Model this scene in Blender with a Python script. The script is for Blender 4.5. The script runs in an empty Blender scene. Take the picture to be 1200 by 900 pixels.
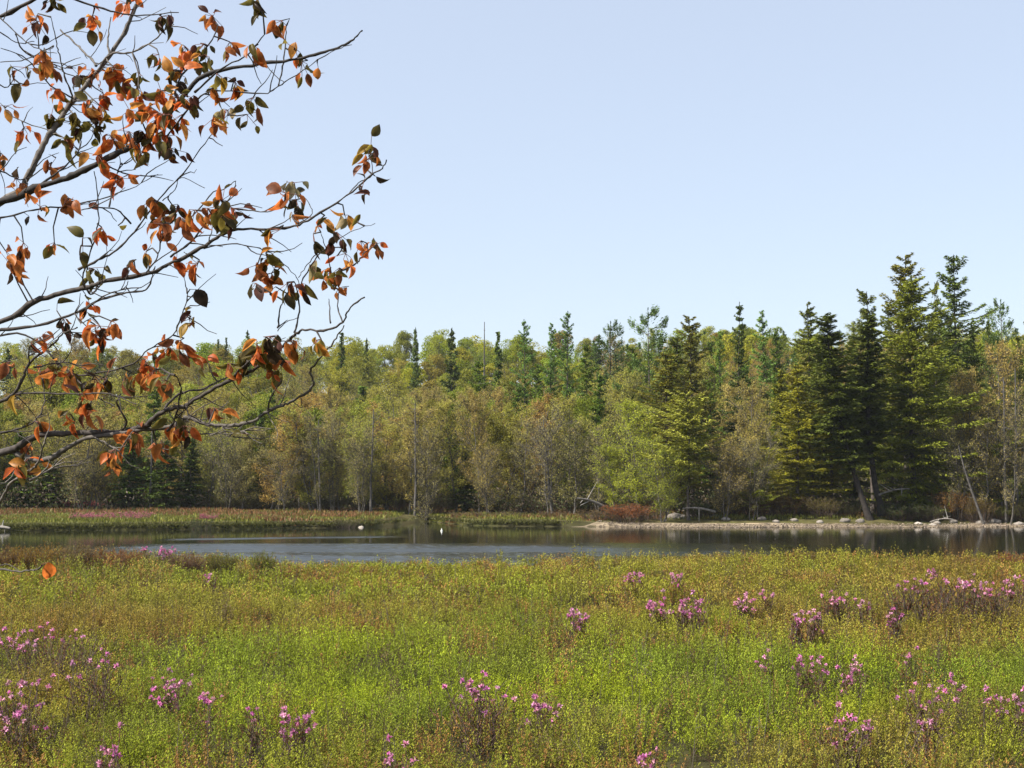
import bpy, math, random
import numpy as np
R = math.radians
random.seed(7)

# ------------------------------------------------------------------ camera
F = 1667.0                      # focal length in photo pixels (1200 wide)
CAMZ = 2.4
PITCH = math.atan(118.0 / F)
cam_d = bpy.data.cameras.new("camera")
cam_d.lens = 50.0; cam_d.sensor_width = 36.0; cam_d.clip_start = 0.05; cam_d.clip_end = 6000
cam = bpy.data.objects.new("camera", cam_d)
cam.location = (0, 0, CAMZ); cam.rotation_euler = (math.pi / 2 + PITCH, 0, 0)
scene = bpy.context.scene
scene.collection.objects.link(cam)
scene.camera = cam
# ------------------------------------------------------------------ sky and sun
SUN_EL, SUN_AZ = R(50), R(-112)          # azimuth clockwise from +Y (view direction); negative = left
world = bpy.data.worlds.new("World"); scene.world = world; world.use_nodes = True
nt = world.node_tree
bg = nt.nodes["Background"]
sky = nt.nodes.new("ShaderNodeTexSky"); sky.sky_type = 'NISHITA'; sky.sun_disc = False
sky.sun_elevation = SUN_EL; sky.sun_rotation = SUN_AZ
sky.altitude = 0; sky.air_density = 1.0; sky.dust_density = 1.2; sky.ozone_density = 2.0
# thin even high haze over the clear sky
hz = nt.nodes.new("ShaderNodeMix"); hz.data_type = 'RGBA'; hz.inputs[0].default_value = 0.6
hz.inputs[7].default_value = (2.95, 3.12, 3.45, 1)
nt.links.new(sky.outputs[0], hz.inputs[6]); nt.links.new(hz.outputs[2], bg.inputs[0]); bg.inputs[1].default_value = 0.12
sun_d = bpy.data.lights.new("sun", 'SUN'); sun_d.energy = 4.2; sun_d.angle = R(0.5); sun_d.color = (1.0, 0.95, 0.87)
sun = bpy.data.objects.new("sun", sun_d); scene.collection.objects.link(sun)
sun.rotation_euler = (math.pi / 2 - SUN_EL, 0, math.pi - SUN_AZ)
sun.location = (-20, -10, 40)
vs = scene.view_settings
vs.view_transform = 'Standard'; vs.look = 'None'; vs.gamma = 1; vs.use_curve_mapping = False
vs.exposure = 1.05
scene.render.film_transparent = False
cy = scene.cycles
cy.max_bounces = 6; cy.diffuse_bounces = 3; cy.glossy_bounces = 3; cy.transmission_bounces = 3
cy.transparent_max_bounces = 4; cy.caustics_reflective = False; cy.caustics_refractive = False

# ------------------------------------------------------------------ projection helpers
ct, st = math.cos(PITCH), math.sin(PITCH)
def P(px, py, Y):
    """point seen at photo pixel (px,py) at forward distance Y"""
    a = (px - 600) / F; b = (450 - py) / F
    d = np.array([a, ct - b * st, st + b * ct])
    return np.array([0, 0, CAMZ]) + d * (Y / d[1])
def gx(px, Y): return (px - 600) / F * Y * 1.0
def vnoise(x, y, seed=0):
    x = np.asarray(x, float); y = np.asarray(y, float)
    xi = np.floor(x).astype(np.int64); yi = np.floor(y).astype(np.int64)
    fx = x - xi; fy = y - yi
    fx = fx * fx * (3 - 2 * fx); fy = fy * fy * (3 - 2 * fy)
    def h(a, b):
        n = (a * 374761393 + b * 668265263 + seed * 974711) & 0x7fffffff
        n = ((n ^ (n >> 13)) * 1274126177) & 0x7fffffff
        n = n ^ (n >> 16)
        return (n & 0xffff) / 65535.0
    return (h(xi, yi) * (1 - fx) + h(xi + 1, yi) * fx) * (1 - fy) + (h(xi, yi + 1) * (1 - fx) + h(xi + 1, yi + 1) * fx) * fy
def fbm(x, y, seed=0, o=3):
    s = 0; a = 1; t = 0
    for i in range(o):
        s = s + a * vnoise(x * 2 ** i, y * 2 ** i, seed + i * 17); t += a; a *= .5
    return s / t
def smooth(a, b, v):
    t = np.clip((v - a) / (b - a), 0, 1); return t * t * (3 - 2 * t)

# ------------------------------------------------------------------ terrain function
_fe = [(-700, 624), (-100, 623), (0, 621.5), (150, 620.5), (300, 619.5), (440, 617.5), (478, 613.5), (495, 610), (515, 612), (545, 615.5),
       (700, 617), (860, 618), (1000, 617.5), (1200, 617), (1400, 617), (1900, 617)]
_feX = [gx(p, 4000 / (q - 568)) for p, q in _fe]; _feY = [4000 / (q - 568) for p, q in _fe]
def far_edge(x): return np.interp(x, _feX, _feY) + (vnoise(np.asarray(x) * .6, 3.3, 5) - .5) * 1.3
def near_edge(x):
    x = np.asarray(x, float)
    return 37.5 - 3.2 * np.exp(-((x + 4.3) / 2.6) ** 2) - 1.5 * np.exp(-((x - 1.0) / 2.5) ** 2) + (vnoise(x * .8, 8.1, 9) - .5) * 1.6 + 0.02 * np.abs(x)
def ground_z(x, y):
    x = np.asarray(x, float); y = np.asarray(y, float)
    ne, fe = near_edge(x), far_edge(x)
    bog = 0.30 + (fbm(x * .55, y * .55, 21) - .5) * .22
    px = 600 + x / np.maximum(y, 5) * F
    beach = smooth(640, 760, px)
    d = y - fe
    bank = 0.38 * smooth(0.0, 0.6, d) * (1 - beach) + 0.42 * smooth(0.0, 5.0, d) * beach
    bank = bank + 0.25 * smooth(4, 22, d)
    amp = 17.5 + 4.5 * smooth(-40, 60, x)
    hill = amp * smooth(102, 285, y + (fbm(x * .012, y * .012, 4, 2) - .5) * 40) + (fbm(x * .03, y * .03, 31, 2) - .5) * 5 * smooth(110, 170, y)
    land = bank + np.maximum(hill, 0)
    bed = -1.2
    z = np.where(y < (ne + fe) / 2, bed + (bog - bed) * smooth(1.6, 0.0, y - ne), bed + (land - bed) * smooth(-2.5, 0.05, d))
    side = smooth(150, 230, np.abs(x)) * smooth(20, 40, y)      # lake closes far to both sides
    z = np.where((y < 110), np.maximum(z, bed + (0.5 - bed) * side), z)
    return z
def gz(x, y): return float(ground_z(np.array([x]), np.array([y]))[0])

# ------------------------------------------------------------------ mesh building
class MB:
    def __init__(s): s.V = []; s.Q = []; s.C = []; s.M = []; s.n = 0
    def add(s, verts, quads, col, mat=0):
        verts = np.asarray(verts, float).reshape(-1, 3); quads = np.asarray(quads, np.int64).reshape(-1, 4)
        s.V.append(verts); s.Q.append(quads + s.n); s.n += len(verts)
        col = np.asarray(col, float)
        if col.ndim == 1: col = np.repeat(col[None, :3], len(quads), 0)
        s.C.append(col[:, :3]); s.M.append(np.full(len(quads), mat, np.int32))
    def cards(s, c, d, n, L, W, col, mat=0, bend=0.0):
        """kite shaped leaf: centre c, axis d, face normal roughly n"""
        c = np.asarray(c); N = len(c)
        d = d / (np.linalg.norm(d, axis=1, keepdims=True) + 1e-9)
        sd = np.cross(d, n); sd /= (np.linalg.norm(sd, axis=1, keepdims=True) + 1e-9)
        L = np.broadcast_to(L, (N,))[:, None]; W = np.broadcast_to(W, (N,))[:, None]
        nn = np.cross(sd, d)
        v = np.stack([c - d * L / 2, c + sd * W / 2 + nn * bend * W, c + d * L / 2, c - sd * W / 2 + nn * bend * W], 1).reshape(-1, 3)
        s.add(v, np.arange(4 * N).reshape(N, 4), col, mat)
    def segs(s, a, b, ra, rb, col, mat=0, k=3):
        """straight tapered twigs, k sided, vectorised"""
        a = np.asarray(a, float).reshape(-1, 3); b = np.asarray(b, float).reshape(-1, 3); N = len(a)
        if N == 0: return
        d = b - a; d /= (np.linalg.norm(d, axis=1, keepdims=True) + 1e-9)
        ref = np.where(np.abs(d[:, 2:3]) > .9, np.array([[1., 0, 0]]), np.array([[0, 0, 1.]]))
        u = np.cross(d, ref); u /= np.linalg.norm(u, axis=1, keepdims=True); w = np.cross(d, u)
        ra = np.broadcast_to(ra, (N,))[:, None]; rb = np.broadcast_to(rb, (N,))[:, None]
        vs_ = []
        for i in range(k):
            t = 2 * math.pi * i / k
            o = u * math.cos(t) + w * math.sin(t)
            vs_.append(a + o * ra); vs_.append(b + o * rb)
        v = np.stack(vs_, 1)                       # N,2k,3
        q = []
        for i in range(k):
            j = (i + 1) % k
            q.append([2 * i, 2 * j, 2 * j + 1, 2 * i + 1])
        q = np.array(q)[None] + (np.arange(N) * 2 * k)[:, None, None]
        col = np.asarray(col, float)
        if col.ndim == 2: col = np.repeat(col, k, 0)
        s.add(v.reshape(-1, 3), q.reshape(-1, 4), col, mat)
    def tube(s, pts, rad, col, mat=0, k=7, cap=True):
        pts = np.asarray(pts, float); n = len(pts); rad = np.broadcast_to(rad, (n,))
        tan = np.gradient(pts, axis=0); tan /= (np.linalg.norm(tan, axis=1, keepdims=True) + 1e-9)
        ref = np.array([0, 0, 1.]) if abs(tan[0, 2]) < .9 else np.array([1., 0, 0])
        u = np.cross(tan[0], ref); u /= np.linalg.norm(u)
        rings = []
        for i in range(n):
            u = u - tan[i] * np.dot(u, tan[i]); u /= np.linalg.norm(u); w = np.cross(tan[i], u)
            t = np.arange(k) * 2 * math.pi / k
            rings.append(pts[i] + (np.cos(t)[:, None] * u + np.sin(t)[:, None] * w) * rad[i])
        v = np.concatenate(rings)
        q = [[i * k + j, i * k + (j + 1) % k, (i + 1) * k + (j + 1) % k, (i + 1) * k + j] for i in range(n - 1) for j in range(k)]
        s.add(v, q, col, mat)
    def build(s, name, mats, smooth_=False):
        V = np.concatenate(s.V); Q = np.concatenate(s.Q); C = np.concatenate(s.C); M = np.concatenate(s.M)
        me = bpy.data.meshes.new(name)
        me.vertices.add(len(V)); me.vertices.foreach_set("co", V.astype(np.float32).ravel())
        me.loops.add(Q.size); me.loops.foreach_set("vertex_index", Q.astype(np.int32).ravel())
        me.polygons.add(len(Q)); me.polygons.foreach_set("loop_start", np.arange(len(Q), dtype=np.int32) * 4)
        me.polygons.foreach_set("material_index", M)
        if smooth_: me.polygons.foreach_set("use_smooth", np.ones(len(Q), bool))
        at = me.attributes.new("col", 'FLOAT_COLOR', 'FACE')
        at.data.foreach_set("color", np.concatenate([C, np.ones((len(C), 1))], 1).astype(np.float32).ravel())
        for m in mats: me.materials.append(m)
        me.update(calc_edges=True)
        return me
def link(name, data, parent=None, loc=(0, 0, 0)):
    o = bpy.data.objects.new(name, data); scene.collection.objects.link(o)
    o.location = loc
    if parent: o.parent = parent
    return o
def tag(o, label=None, cat=None, group=None, kind=None):
    if label: o['label'] = label
    if cat: o['category'] = cat
    if group: o['group'] = group
    if kind: o['kind'] = kind
    return o

# ------------------------------------------------------------------ materials
def leaf_mat(name, trans=0.25, gloss=0.25, rough=0.55, tint=True, var=0.0, vscale=30):
    m = bpy.data.materials.new(name); m.use_nodes = True; n = m.node_tree; L = n.links
    for x in list(n.nodes): n.nodes.remove(x)
    out = n.nodes.new("ShaderNodeOutputMaterial")
    at = n.nodes.new("ShaderNodeAttribute"); at.attribute_name = "col"
    c = at.outputs['Color']
    if tint:
        oi = n.nodes.new("ShaderNodeObjectInfo")
        mx = n.nodes.new("ShaderNodeMix"); mx.data_type = 'RGBA'; mx.blend_type = 'MULTIPLY'; mx.inputs[0].default_value = 1
        L.new(c, mx.inputs[6]); L.new(oi.outputs['Color'], mx.inputs[7]); c = mx.outputs[2]
    if var:
        nz = n.nodes.new("ShaderNodeTexNoise"); nz.inputs['Scale'].default_value = vscale; nz.inputs['Detail'].default_value = 3
        tc = n.nodes.new("ShaderNodeTexCoord"); L.new(tc.outputs['Object'], nz.inputs['Vector'])
        mr = n.nodes.new("ShaderNodeMapRange"); mr.inputs[1].default_value = .3; mr.inputs[2].default_value = .7
        mr.inputs[3].default_value = 1 - var; mr.inputs[4].default_value = 1 + var * .6
        L.new(nz.outputs[0], mr.inputs[0])
        mm = n.nodes.new("ShaderNodeMix"); mm.data_type = 'RGBA'; mm.blend_type = 'MULTIPLY'; mm.inputs[0].default_value = 1
        L.new(c, mm.inputs[6]); L.new(mr.outputs[0], mm.inputs[7]); c = mm.outputs[2]
    pb = n.nodes.new("ShaderNodeBsdfPrincipled"); pb.inputs['Roughness'].default_value = rough
    pb.inputs['Specular IOR Level'].default_value = gloss
    L.new(c, pb.inputs['Base Color'])
    if trans:
        tr = n.nodes.new("ShaderNodeBsdfTranslucent"); L.new(c, tr.inputs['Color'])
        ms = n.nodes.new("ShaderNodeMixShader"); ms.inputs[0].default_value = trans
        L.new(pb.outputs[0], ms.inputs[1]); L.new(tr.outputs[0], ms.inputs[2]); L.new(ms.outputs[0], out.inputs[0])
    else: L.new(pb.outputs[0], out.inputs[0])
    return m
M_leaf = leaf_mat("foliage", .4, .12)
M_need = leaf_mat("needles", .15, .1)
M_bark = leaf_mat("bark", 0, .2, .85, True, .45, 6)
M_barkn = leaf_mat("bark_near", 0, .3, .8, True, .55, 60)
M_autumn = leaf_mat("young_leaf", .5, .25, .45, True, .5, 45)
M_heath = leaf_mat("heath", .35, .1, .6)
M_petal = leaf_mat("petal", .35, .2, .6)
M_grass = leaf_mat("grass", .25, .2)
M_rock = leaf_mat("rock", 0, .2, .9, True, .35, 4)
M_ground = leaf_mat("ground", 0, .1, .95, False, .35, 2.5)

def water_mat():
    m = bpy.data.materials.new("lake_water"); m.use_nodes = True; n = m.node_tree; L = n.links
    pb = n.nodes["Principled BSDF"]
    pb.inputs['Base Color'].default_value = (.012, .013, .008, 1); pb.inputs['Roughness'].default_value = .09
    pb.inputs['IOR'].default_value = 1.33
    ra = n.nodes.new("ShaderNodeAttribute"); ra.attribute_name = 'col'
    rm = n.nodes.new("ShaderNodeMapRange"); rm.inputs[3].default_value = .05; rm.inputs[4].default_value = .3
    L.new(ra.outputs['Fac'], rm.inputs[0]); L.new(rm.outputs[0], pb.inputs['Roughness'])
    tc = n.nodes.new("ShaderNodeTexCoord")
    def noise(scale, sx, sy, det=2):
        mp = n.nodes.new("ShaderNodeMapping"); mp.inputs['Scale'].default_value = (sx, sy, 1); L.new(tc.outputs['Object'], mp.inputs[0])
        z = n.nodes.new("ShaderNodeTexNoise"); z.inputs['Scale'].default_value = scale; z.inputs['Detail'].default_value = det
        L.new(mp.outputs[0], z.inputs['Vector']); return z.outputs[0]
    def math_(op, a, b=None, clamp=False):
        x = n.nodes.new("ShaderNodeMath"); x.operation = op; x.use_clamp = clamp
        for i, v in enumerate((a, b)):
            if v is None: continue
            if isinstance(v, (int, float)): x.inputs[i].default_value = v
            else: L.new(v, x.inputs[i])
        return x.outputs[0]
    def ramp(v, a, b, c=0., d=1.):
        x = n.nodes.new("ShaderNodeMapRange"); x.interpolation_type = 'SMOOTHSTEP'
        x.inputs[1].default_value = a; x.inputs[2].default_value = b; x.inputs[3].default_value = c; x.inputs[4].default_value = d
        L.new(v, x.inputs[0]); return x.outputs[0]
    h = math_('ADD', noise(1, 5.5, 9, 2), math_('MULTIPLY', noise(1, 1.8, 2.8, 2), 1.2))
    bp = n.nodes.new("ShaderNodeBump"); bp.inputs['Strength'].default_value = 1; bp.inputs['Distance'].default_value = 1
    L.new(math_('MULTIPLY', h, .0011), bp.inputs['Height']); L.new(bp.outputs[0], pb.inputs['Normal'])
    return m
M_water = water_mat()

# ------------------------------------------------------------------ ground, water, beach
def lin(a, b, s): return np.arange(a, b, s)
ys = np.concatenate([[-2500, -600, -150, -50], lin(-20, 30, 1.0), lin(30, 42, .3), lin(42, 68, 4), lin(68, 104, .45), lin(104, 300, 5), [310, 340, 400, 520, 800, 1500, 3000]])
xs = np.concatenate([[-3000, -1200, -600, -350, -250, -180, -120, -80], lin(-55, 55, .8), [60, 80, 120, 180, 250, 350, 600, 1200, 3000]])
GX, GY = np.meshgrid(xs, ys)
GZ = ground_z(GX, GY)
b = MB(); ny, nx = GX.shape
idx = np.arange(nx * ny).reshape(ny, nx)
q = np.stack([idx[:-1, :-1], idx[:-1, 1:], idx[1:, 1:], idx[1:, :-1]], -1).reshape(-1, 4)
cx_, cy_ = (GX[:-1, :-1] + GX[1:, 1:]).ravel() / 2, (GY[:-1, :-1] + GY[1:, 1:]).ravel() / 2
t = fbm(cx_ * .5, cy_ * .5, 55)[:, None]
peat_and_shade = np.array([.045, .036, .018]); olive = np.array([.09, .095, .025]); litter = np.array([.085, .06, .032])
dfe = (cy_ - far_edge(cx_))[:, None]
col = np.where((cy_[:, None] < 60) | (dfe < .7), peat_and_shade * (1 - t) + olive * .6 * t, litter * (1 - t) + olive * t)  # peat tone along the far waterline also paints in the undercut bank's shade
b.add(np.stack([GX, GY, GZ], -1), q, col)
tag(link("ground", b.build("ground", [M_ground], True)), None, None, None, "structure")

wy = np.concatenate([[24, 28, 31], np.arange(33, 67, .045), [71, 74, 78, 84, 90, 98, 112.]])
wx = np.concatenate([[-230, -120, -60, -35, -26, -22], np.arange(-18.5, 17, .062), [22, 26, 35, 60, 120, 230.]])
WX, WY = np.meshgrid(wx, wy); wob = (fbm(WX * .12, WY * .3, 401) - .5) * 6; Yw = WY + wob
patch = smooth(62.5, 55, Yw) * smooth(-18, -12.5, WX) * smooth(15, 1, WX) * (.5 + .5 * smooth(.3, .7, fbm(WX * .1, WY * .4, 402)))
sc_ = 62.6 + (WX + 15.7) * .34 + (fbm(WX * .4, WY * 0, 404) - .5) * .8
streak = smooth(1.5, .7, np.abs(WY - sc_)) * smooth(-16, -14, WX) * smooth(-3.5, -7.5, WX)
soft = .35 * smooth(.52, .64, fbm(WX * .07, WY * .45, 403)) * smooth(66, 60, WY) * smooth(18, 10, WX) * smooth(0, 5, WX)
msk = np.maximum(np.maximum(patch, streak), soft)
rw = np.random.default_rng(17); WZ = np.zeros_like(WX)
for k in range(30):
    lam = rw.uniform(.17, .42); th = rw.normal(math.pi / 2, .7); kk = 2 * math.pi / lam; am = math.sqrt(2 / 30) * .075 / kk
    WZ += am * np.sin(kk * (WX * math.cos(th) + WY * math.sin(th)) + rw.uniform(0, 6.28) + 1.5 * (fbm(WX * .3, WY * .3, 500 + k, 1)))
WZ *= np.maximum(msk, .10 * smooth(66, 62, WY) * smooth(-18.4, -15, WX) * smooth(16.8, 13, WX))
b = MB(); ny, nx = WX.shape; idx = np.arange(nx * ny).reshape(ny, nx)
b.add(np.stack([WX, WY, WZ], -1), np.stack([idx[:-1, :-1], idx[:-1, 1:], idx[1:, 1:], idx[1:, :-1]], -1).reshape(-1, 4), np.repeat(((msk[:-1, :-1] + msk[1:, 1:]) / 2).reshape(-1, 1), 3, 1))
tag(link("water", b.build("water", [M_water], True)), None, None, None, "structure")

# gravel beach on the right of the far shore
rng = np.random.default_rng(3)
bx = np.arange(gx(670, 81), 46, .35); ux = np.linspace(0, 1, 9)
BX, U = np.meshgrid(bx, ux); w_ = 2.0 * smooth(gx(670, 81), gx(740, 81), BX) * (1 - .45 * smooth(gx(985, 82), gx(1020, 82), BX) * (1 - smooth(gx(1130, 82), gx(1150, 82), BX))) * (0.75 + .5 * vnoise(BX * .4, 1.7, 77))
BY = far_edge(BX) - .15 + U * w_
BZ = ground_z(BX, BY) + .03 + (vnoise(BX * 2.2, BY * 2.2, 3) - .5) * .06 * np.sin(U * math.pi)
b = MB(); nb = len(bx); idx = np.arange(nb * 9).reshape(9, nb)
q = np.stack([idx[:-1, :-1], idx[:-1, 1:], idx[1:, 1:], idx[1:, :-1]], -1).reshape(-1, 4)
c_ = rng.random((len(q), 1)); qx = ((BX[:-1, :-1] + BX[1:, 1:]) / 2).ravel(); qy = ((BY[:-1, :-1] + BY[1:, 1:]) / 2).ravel()
nz_ = fbm(qx * 1.3, qy * 1.6, 66)[:, None]; sandc = (np.array([.27, .21, .135]) * nz_ * 1.5 + np.array([.16, .13, .09]) * (1 - nz_)) * (.6 + .5 * c_)
b.add(np.stack([BX, BY, BZ], -1), q, sandc)
tag(link("gravel_beach", b.build("gravel_beach", [M_ground], True)), "pale strip of gravel and sand along the far shore", None, None, "structure")

# ------------------------------------------------------------------ tree prototypes (unit metres)
def nrm(v): return v / (np.linalg.norm(v, axis=-1, keepdims=True) + 1e-9)
def jit(n, s, r): return r.normal(0, s, (n, 3))
BARK = np.array([.115, .095, .08])
def make_conifer(seed, H=14., Rw=2.6, whorls=34, per=7, droop=.25, dens=1.0, base=.06, power=.8, up=0., clump=0, size=1., lean=None, base_col=(.095, .115, .03), tip=1.35, ragged=.25, asym=0.):
    r = np.random.default_rng(seed)
    tr = MB(); cr = MB()
    zs = np.linspace(0, H, 14)
    wob = np.cumsum(r.normal(0, .035, (14, 2)), 0); wob -= wob[0]
    lx = np.zeros(14) if lean is None else np.interp(zs / H, np.linspace(0, 1, len(lean)), lean)
    tp = np.stack([wob[:, 0] + lx, wob[:, 1], zs], 1)
    tr.tube(tp, np.interp(zs / H, [0, .05, .6, 1], [.026 * H * .62, .018 * H * .6, .009 * H * .6, .01]), BARK, 0, 7)
    base_col = np.array(base_col)
    sector = r.uniform(0, 6.28); sa, sb = [], []
    for w in range(whorls):
        zr = base + (1 - base) * ((w + .35 * r.random()) / whorls) ** .95
        env = (1 - zr) ** power * min(1, .35 + (zr - base) * 3.2)
        for k in range(per):
            if r.random() > dens: continue
            ang = r.uniform(0, 6.283)
            lf = 1 + asym * math.cos(ang - sector) + .22 * math.sin(3 * ang + zr * 9 + seed)
            L = Rw * env * r.uniform(1 - ragged * 1.6, 1 + ragged) * lf + .12
            if L < .1: continue
            z0 = zr * H + r.normal(0, .13)
            o = np.array([np.interp(z0, tp[:, 2], tp[:, 0]), np.interp(z0, tp[:, 2], tp[:, 1]), z0])
            dirh = np.array([math.cos(ang), math.sin(ang), 0])
            slope = (up + .55 * (zr - .45)) - droop * (1 - zr)
            ns = max(3, int(L / .42))
            s = np.linspace(0, 1, ns + 1)
            curve = slope * s * L + (-droop * s + droop * 1.1 * s ** 2.2) * L
            pts = o + dirh * (s * L)[:, None] + np.array([0, 0, 1.]) * curve[:, None]
            sa.append(pts[:-1]); sb.append(pts[1:])
            # needle sprays along the branch
            m = int((L * 76 + 8) * size ** -1.3)
            u = r.random(m) ** .75
            if clump: u = np.clip(1 - np.abs(r.normal(0, .28, m)), .15, 1.05)
            c = o + dirh * (u * L)[:, None]; c[:, 2] = o[2] + np.interp(u, s, curve)
            lat = np.array([-dirh[1], dirh[0], 0.])
            spread = (.30 * L * (1 - u * .8) + .10) * (1.3 if clump else 1)
            off = r.uniform(-1, 1, m) * spread
            sgn = np.sign(off)[:, None]
            c = c + lat * off[:, None]; c[:, 2] += -np.abs(off) * .22 + r.normal(0, .035 + (.13 if clump else 0), m)
            d = dirh * .8 + lat * sgn * .75 * (r.random((m, 1)) + .3) + np.array([0, 0, 1.]) * (r.normal(-.12 + (.55 if clump else 0), .3, (m, 1)))
            d = nrm(d)
            n = nrm(np.array([0, 0, 1.]) + r.normal(0, .55, (m, 3)))
            sz = size * r.uniform(.8, 1.4, m)
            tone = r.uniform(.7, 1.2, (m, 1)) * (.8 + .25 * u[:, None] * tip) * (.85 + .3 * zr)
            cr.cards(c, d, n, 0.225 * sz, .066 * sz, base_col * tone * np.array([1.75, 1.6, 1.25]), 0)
    sa = np.concatenate(sa); sb = np.concatenate(sb)
    tr.segs(sa, sb, .026, .018, BARK * .9, 0, 3)
    # leader
    m = 24
    c = tp[-1] - np.array([0, 0, 1.]) * r.random((m, 1)) * .9
    cr.cards(c, nrm(np.array([0, 0, .8]) + r.normal(0, .6, (m, 3))), r.normal(0, 1, (m, 3)), .25 * size, .1 * size, base_col * 1.1, 0)
    return ("conifer", tr.build("trunk", [M_bark], True), cr.build("crown", [M_need]), H, Rw)

def make_broad(seed, H=9., Rw=2.2, leaves=8500, twigs=1300, first=.1, leaf=.105, col=(.36, .345, .105), bark=(.13, .115, .095), stems=1, upness=.9, fill=1.0):
    r = np.random.default_rng(seed)
    tr = MB(); cr = MB(); bark = np.array(bark); col = np.array(col)
    ends = []
    A, Bq, RA, RB = [], [], [], []
    for sidx in range(stems):
        ox, oy = (0, 0) if stems == 1 else r.normal(0, .25, 2)
        tl = r.normal(0, .05 + .07 * (stems > 1), 2)
        Hs = H * (1 if sidx == 0 else r.uniform(.7, .95))
        n = 12; zs = np.linspace(0, Hs * .96, n)
        wob = np.cumsum(r.normal(0, .07, (n, 2)), 0); wob -= wob[0]
        tp = np.stack([ox + wob[:, 0] + tl[0] * zs, oy + wob[:, 1] + tl[1] * zs, zs], 1)
        tr.tube(tp, np.interp(zs / Hs, [0, .08, .7, 1], [.0125 * H, .0088 * H, .004 * H, .008]) / (1 if stems == 1 else 1.25), bark, 0, 6)
        nb = int(34 / stems ** .5)
        for k in range(nb):
            zr = first + (.97 - first) * (k + r.random()) / nb
            z0 = zr * Hs; o = np.array([np.interp(z0, zs, tp[:, 0]), np.interp(z0, zs, tp[:, 1]), z0])
            ang = r.uniform(0, 6.283)
            env = math.sin(math.pi * min(1, max(.02, (zr - first * .5) / (1.02 - first * .5))) ** .85) ** .7
            L = Rw * env * r.uniform(.65, 1.15) + .2
            d = nrm(np.array([math.cos(ang), math.sin(ang), upness * r.uniform(.5, 1.3)]))
            p = o; rad = .03 * (1 - zr * .6) * H / 9
            ns = 4
            for j in range(ns):
                q_ = p + d * L / ns
                A.append(p); Bq.append(q_); RA.append(rad); RB.append(rad * .72); rad *= .72
                p = q_; d = nrm(d + r.normal(0, .22, 3) + np.array([0, 0, .1]))
                ends.append((p, d, L * (.55 - .09 * j)))
    A = np.array(A); Bq = np.array(Bq)
    tr.segs(A, Bq, np.array(RA), np.array(RB), bark, 0, 4)
    # twigs
    E = np.array([e[0] for e in ends]); D = np.array([e[1] for e in ends]); S = np.array([e[2] for e in ends])
    pick = r.integers(0, len(E), twigs)
    a = E[pick]; dd = nrm(D[pick] + r.normal(0, .65, (twigs, 3)) + np.array([0, 0, .15])); ln = (S[pick] * r.uniform(.4, 1.0, twigs))[:, None]
    mid = a + dd * ln * .5; dd2 = nrm(dd + r.normal(0, .35, (twigs, 3))); e2 = mid + dd2 * ln * .5
    tr.segs(a, mid, .013, .009, bark, 0, 3); tr.segs(mid, e2, .009, .006, bark, 0, 3)
    m = leaves
    pk = r.integers(0, twigs, m); u = r.random((m, 1))
    c = np.where(u < .4, a[pk] + (mid[pk] - a[pk]) * (u * 2.5), mid[pk] + (e2[pk] - mid[pk]) * (u - .4) / .6) + r.normal(0, .13 * fill, (m, 3))
    tone = r.uniform(.8, 1.15, (m, 1)) * (.85 + .3 * vnoise(c[:, 0] * 1.3 + 50, c[:, 2] * 1.3, seed)[:, None])
    cr.cards(c, nrm(r.normal(0, 1, (m, 3)) + np.array([0, 0, -.4])), nrm(r.normal(0, 1, (m, 3)) + np.array([0, 0, .8])), leaf * r.uniform(.7, 1.35, m), leaf * .62 * r.uniform(.7, 1.3, m), col * tone, 0, .15)
    return ("broad", tr.build("trunk", [M_bark], True), cr.build("crown", [M_leaf]), H, Rw)

def make_round(seed, H=9., Rw=3.4, leaves=6500, leaf=.23, col=(.23, .23, .045)):
    """full leafy crown built of many uneven leaf clumps"""
    r = np.random.default_rng(seed); tr = MB(); cr = MB(); col = np.array(col); bark = np.array([.2, .18, .155])
    zs = np.linspace(0, H * .85, 8); wob = np.cumsum(r.normal(0, .08, (8, 2)), 0); wob -= wob[0]
    tp = np.stack([wob[:, 0], wob[:, 1], zs], 1)
    tr.tube(tp, np.interp(zs / H, [0, .1, 1], [.16, .11, .03]), bark, 0, 6)
    nc = 34
    th = r.uniform(0, 6.283, nc); zz = r.uniform(-1, 1, nc); rr = np.sqrt(1 - zz ** 2 * .9) * r.uniform(.35, 1.0, nc)
    C = np.stack([np.cos(th) * rr * Rw * .8, np.sin(th) * rr * Rw * .8, H * .62 + zz * H * .32 + r.normal(0, .25, nc)], 1)
    Rc = r.uniform(.55, 1.15, nc) * Rw * .33
    tr.segs(np.stack([0 * C[:, 0], 0 * C[:, 0], C[:, 2] * .6], 1), C, .05, .02, bark, 0, 4)
    pk = r.integers(0, nc, leaves)
    v = nrm(r.normal(0, 1, (leaves, 3)) + np.array([0, 0, .35])); rad = Rc[pk][:, None] * r.uniform(.55, 1.12, (leaves, 1)) ** .7
    c = C[pk] + v * rad * np.array([1, 1, .8])
    n = nrm(v + r.normal(0, .55, (leaves, 3)))
    d = np.cross(n, r.normal(0, 1, (leaves, 3)))
    tone = r.uniform(.85, 1.12, (leaves, 1)) * (r.uniform(.85, 1.15, nc)[pk][:, None])
    cr.cards(c, nrm(d), n, leaf * r.uniform(.7, 1.3, leaves), leaf * .7 * r.uniform(.7, 1.3, leaves), col * tone, 0, .1)
    return ("round", tr.build("trunk", [M_bark], True), cr.build("crown", [M_leaf]), H, Rw)

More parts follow.
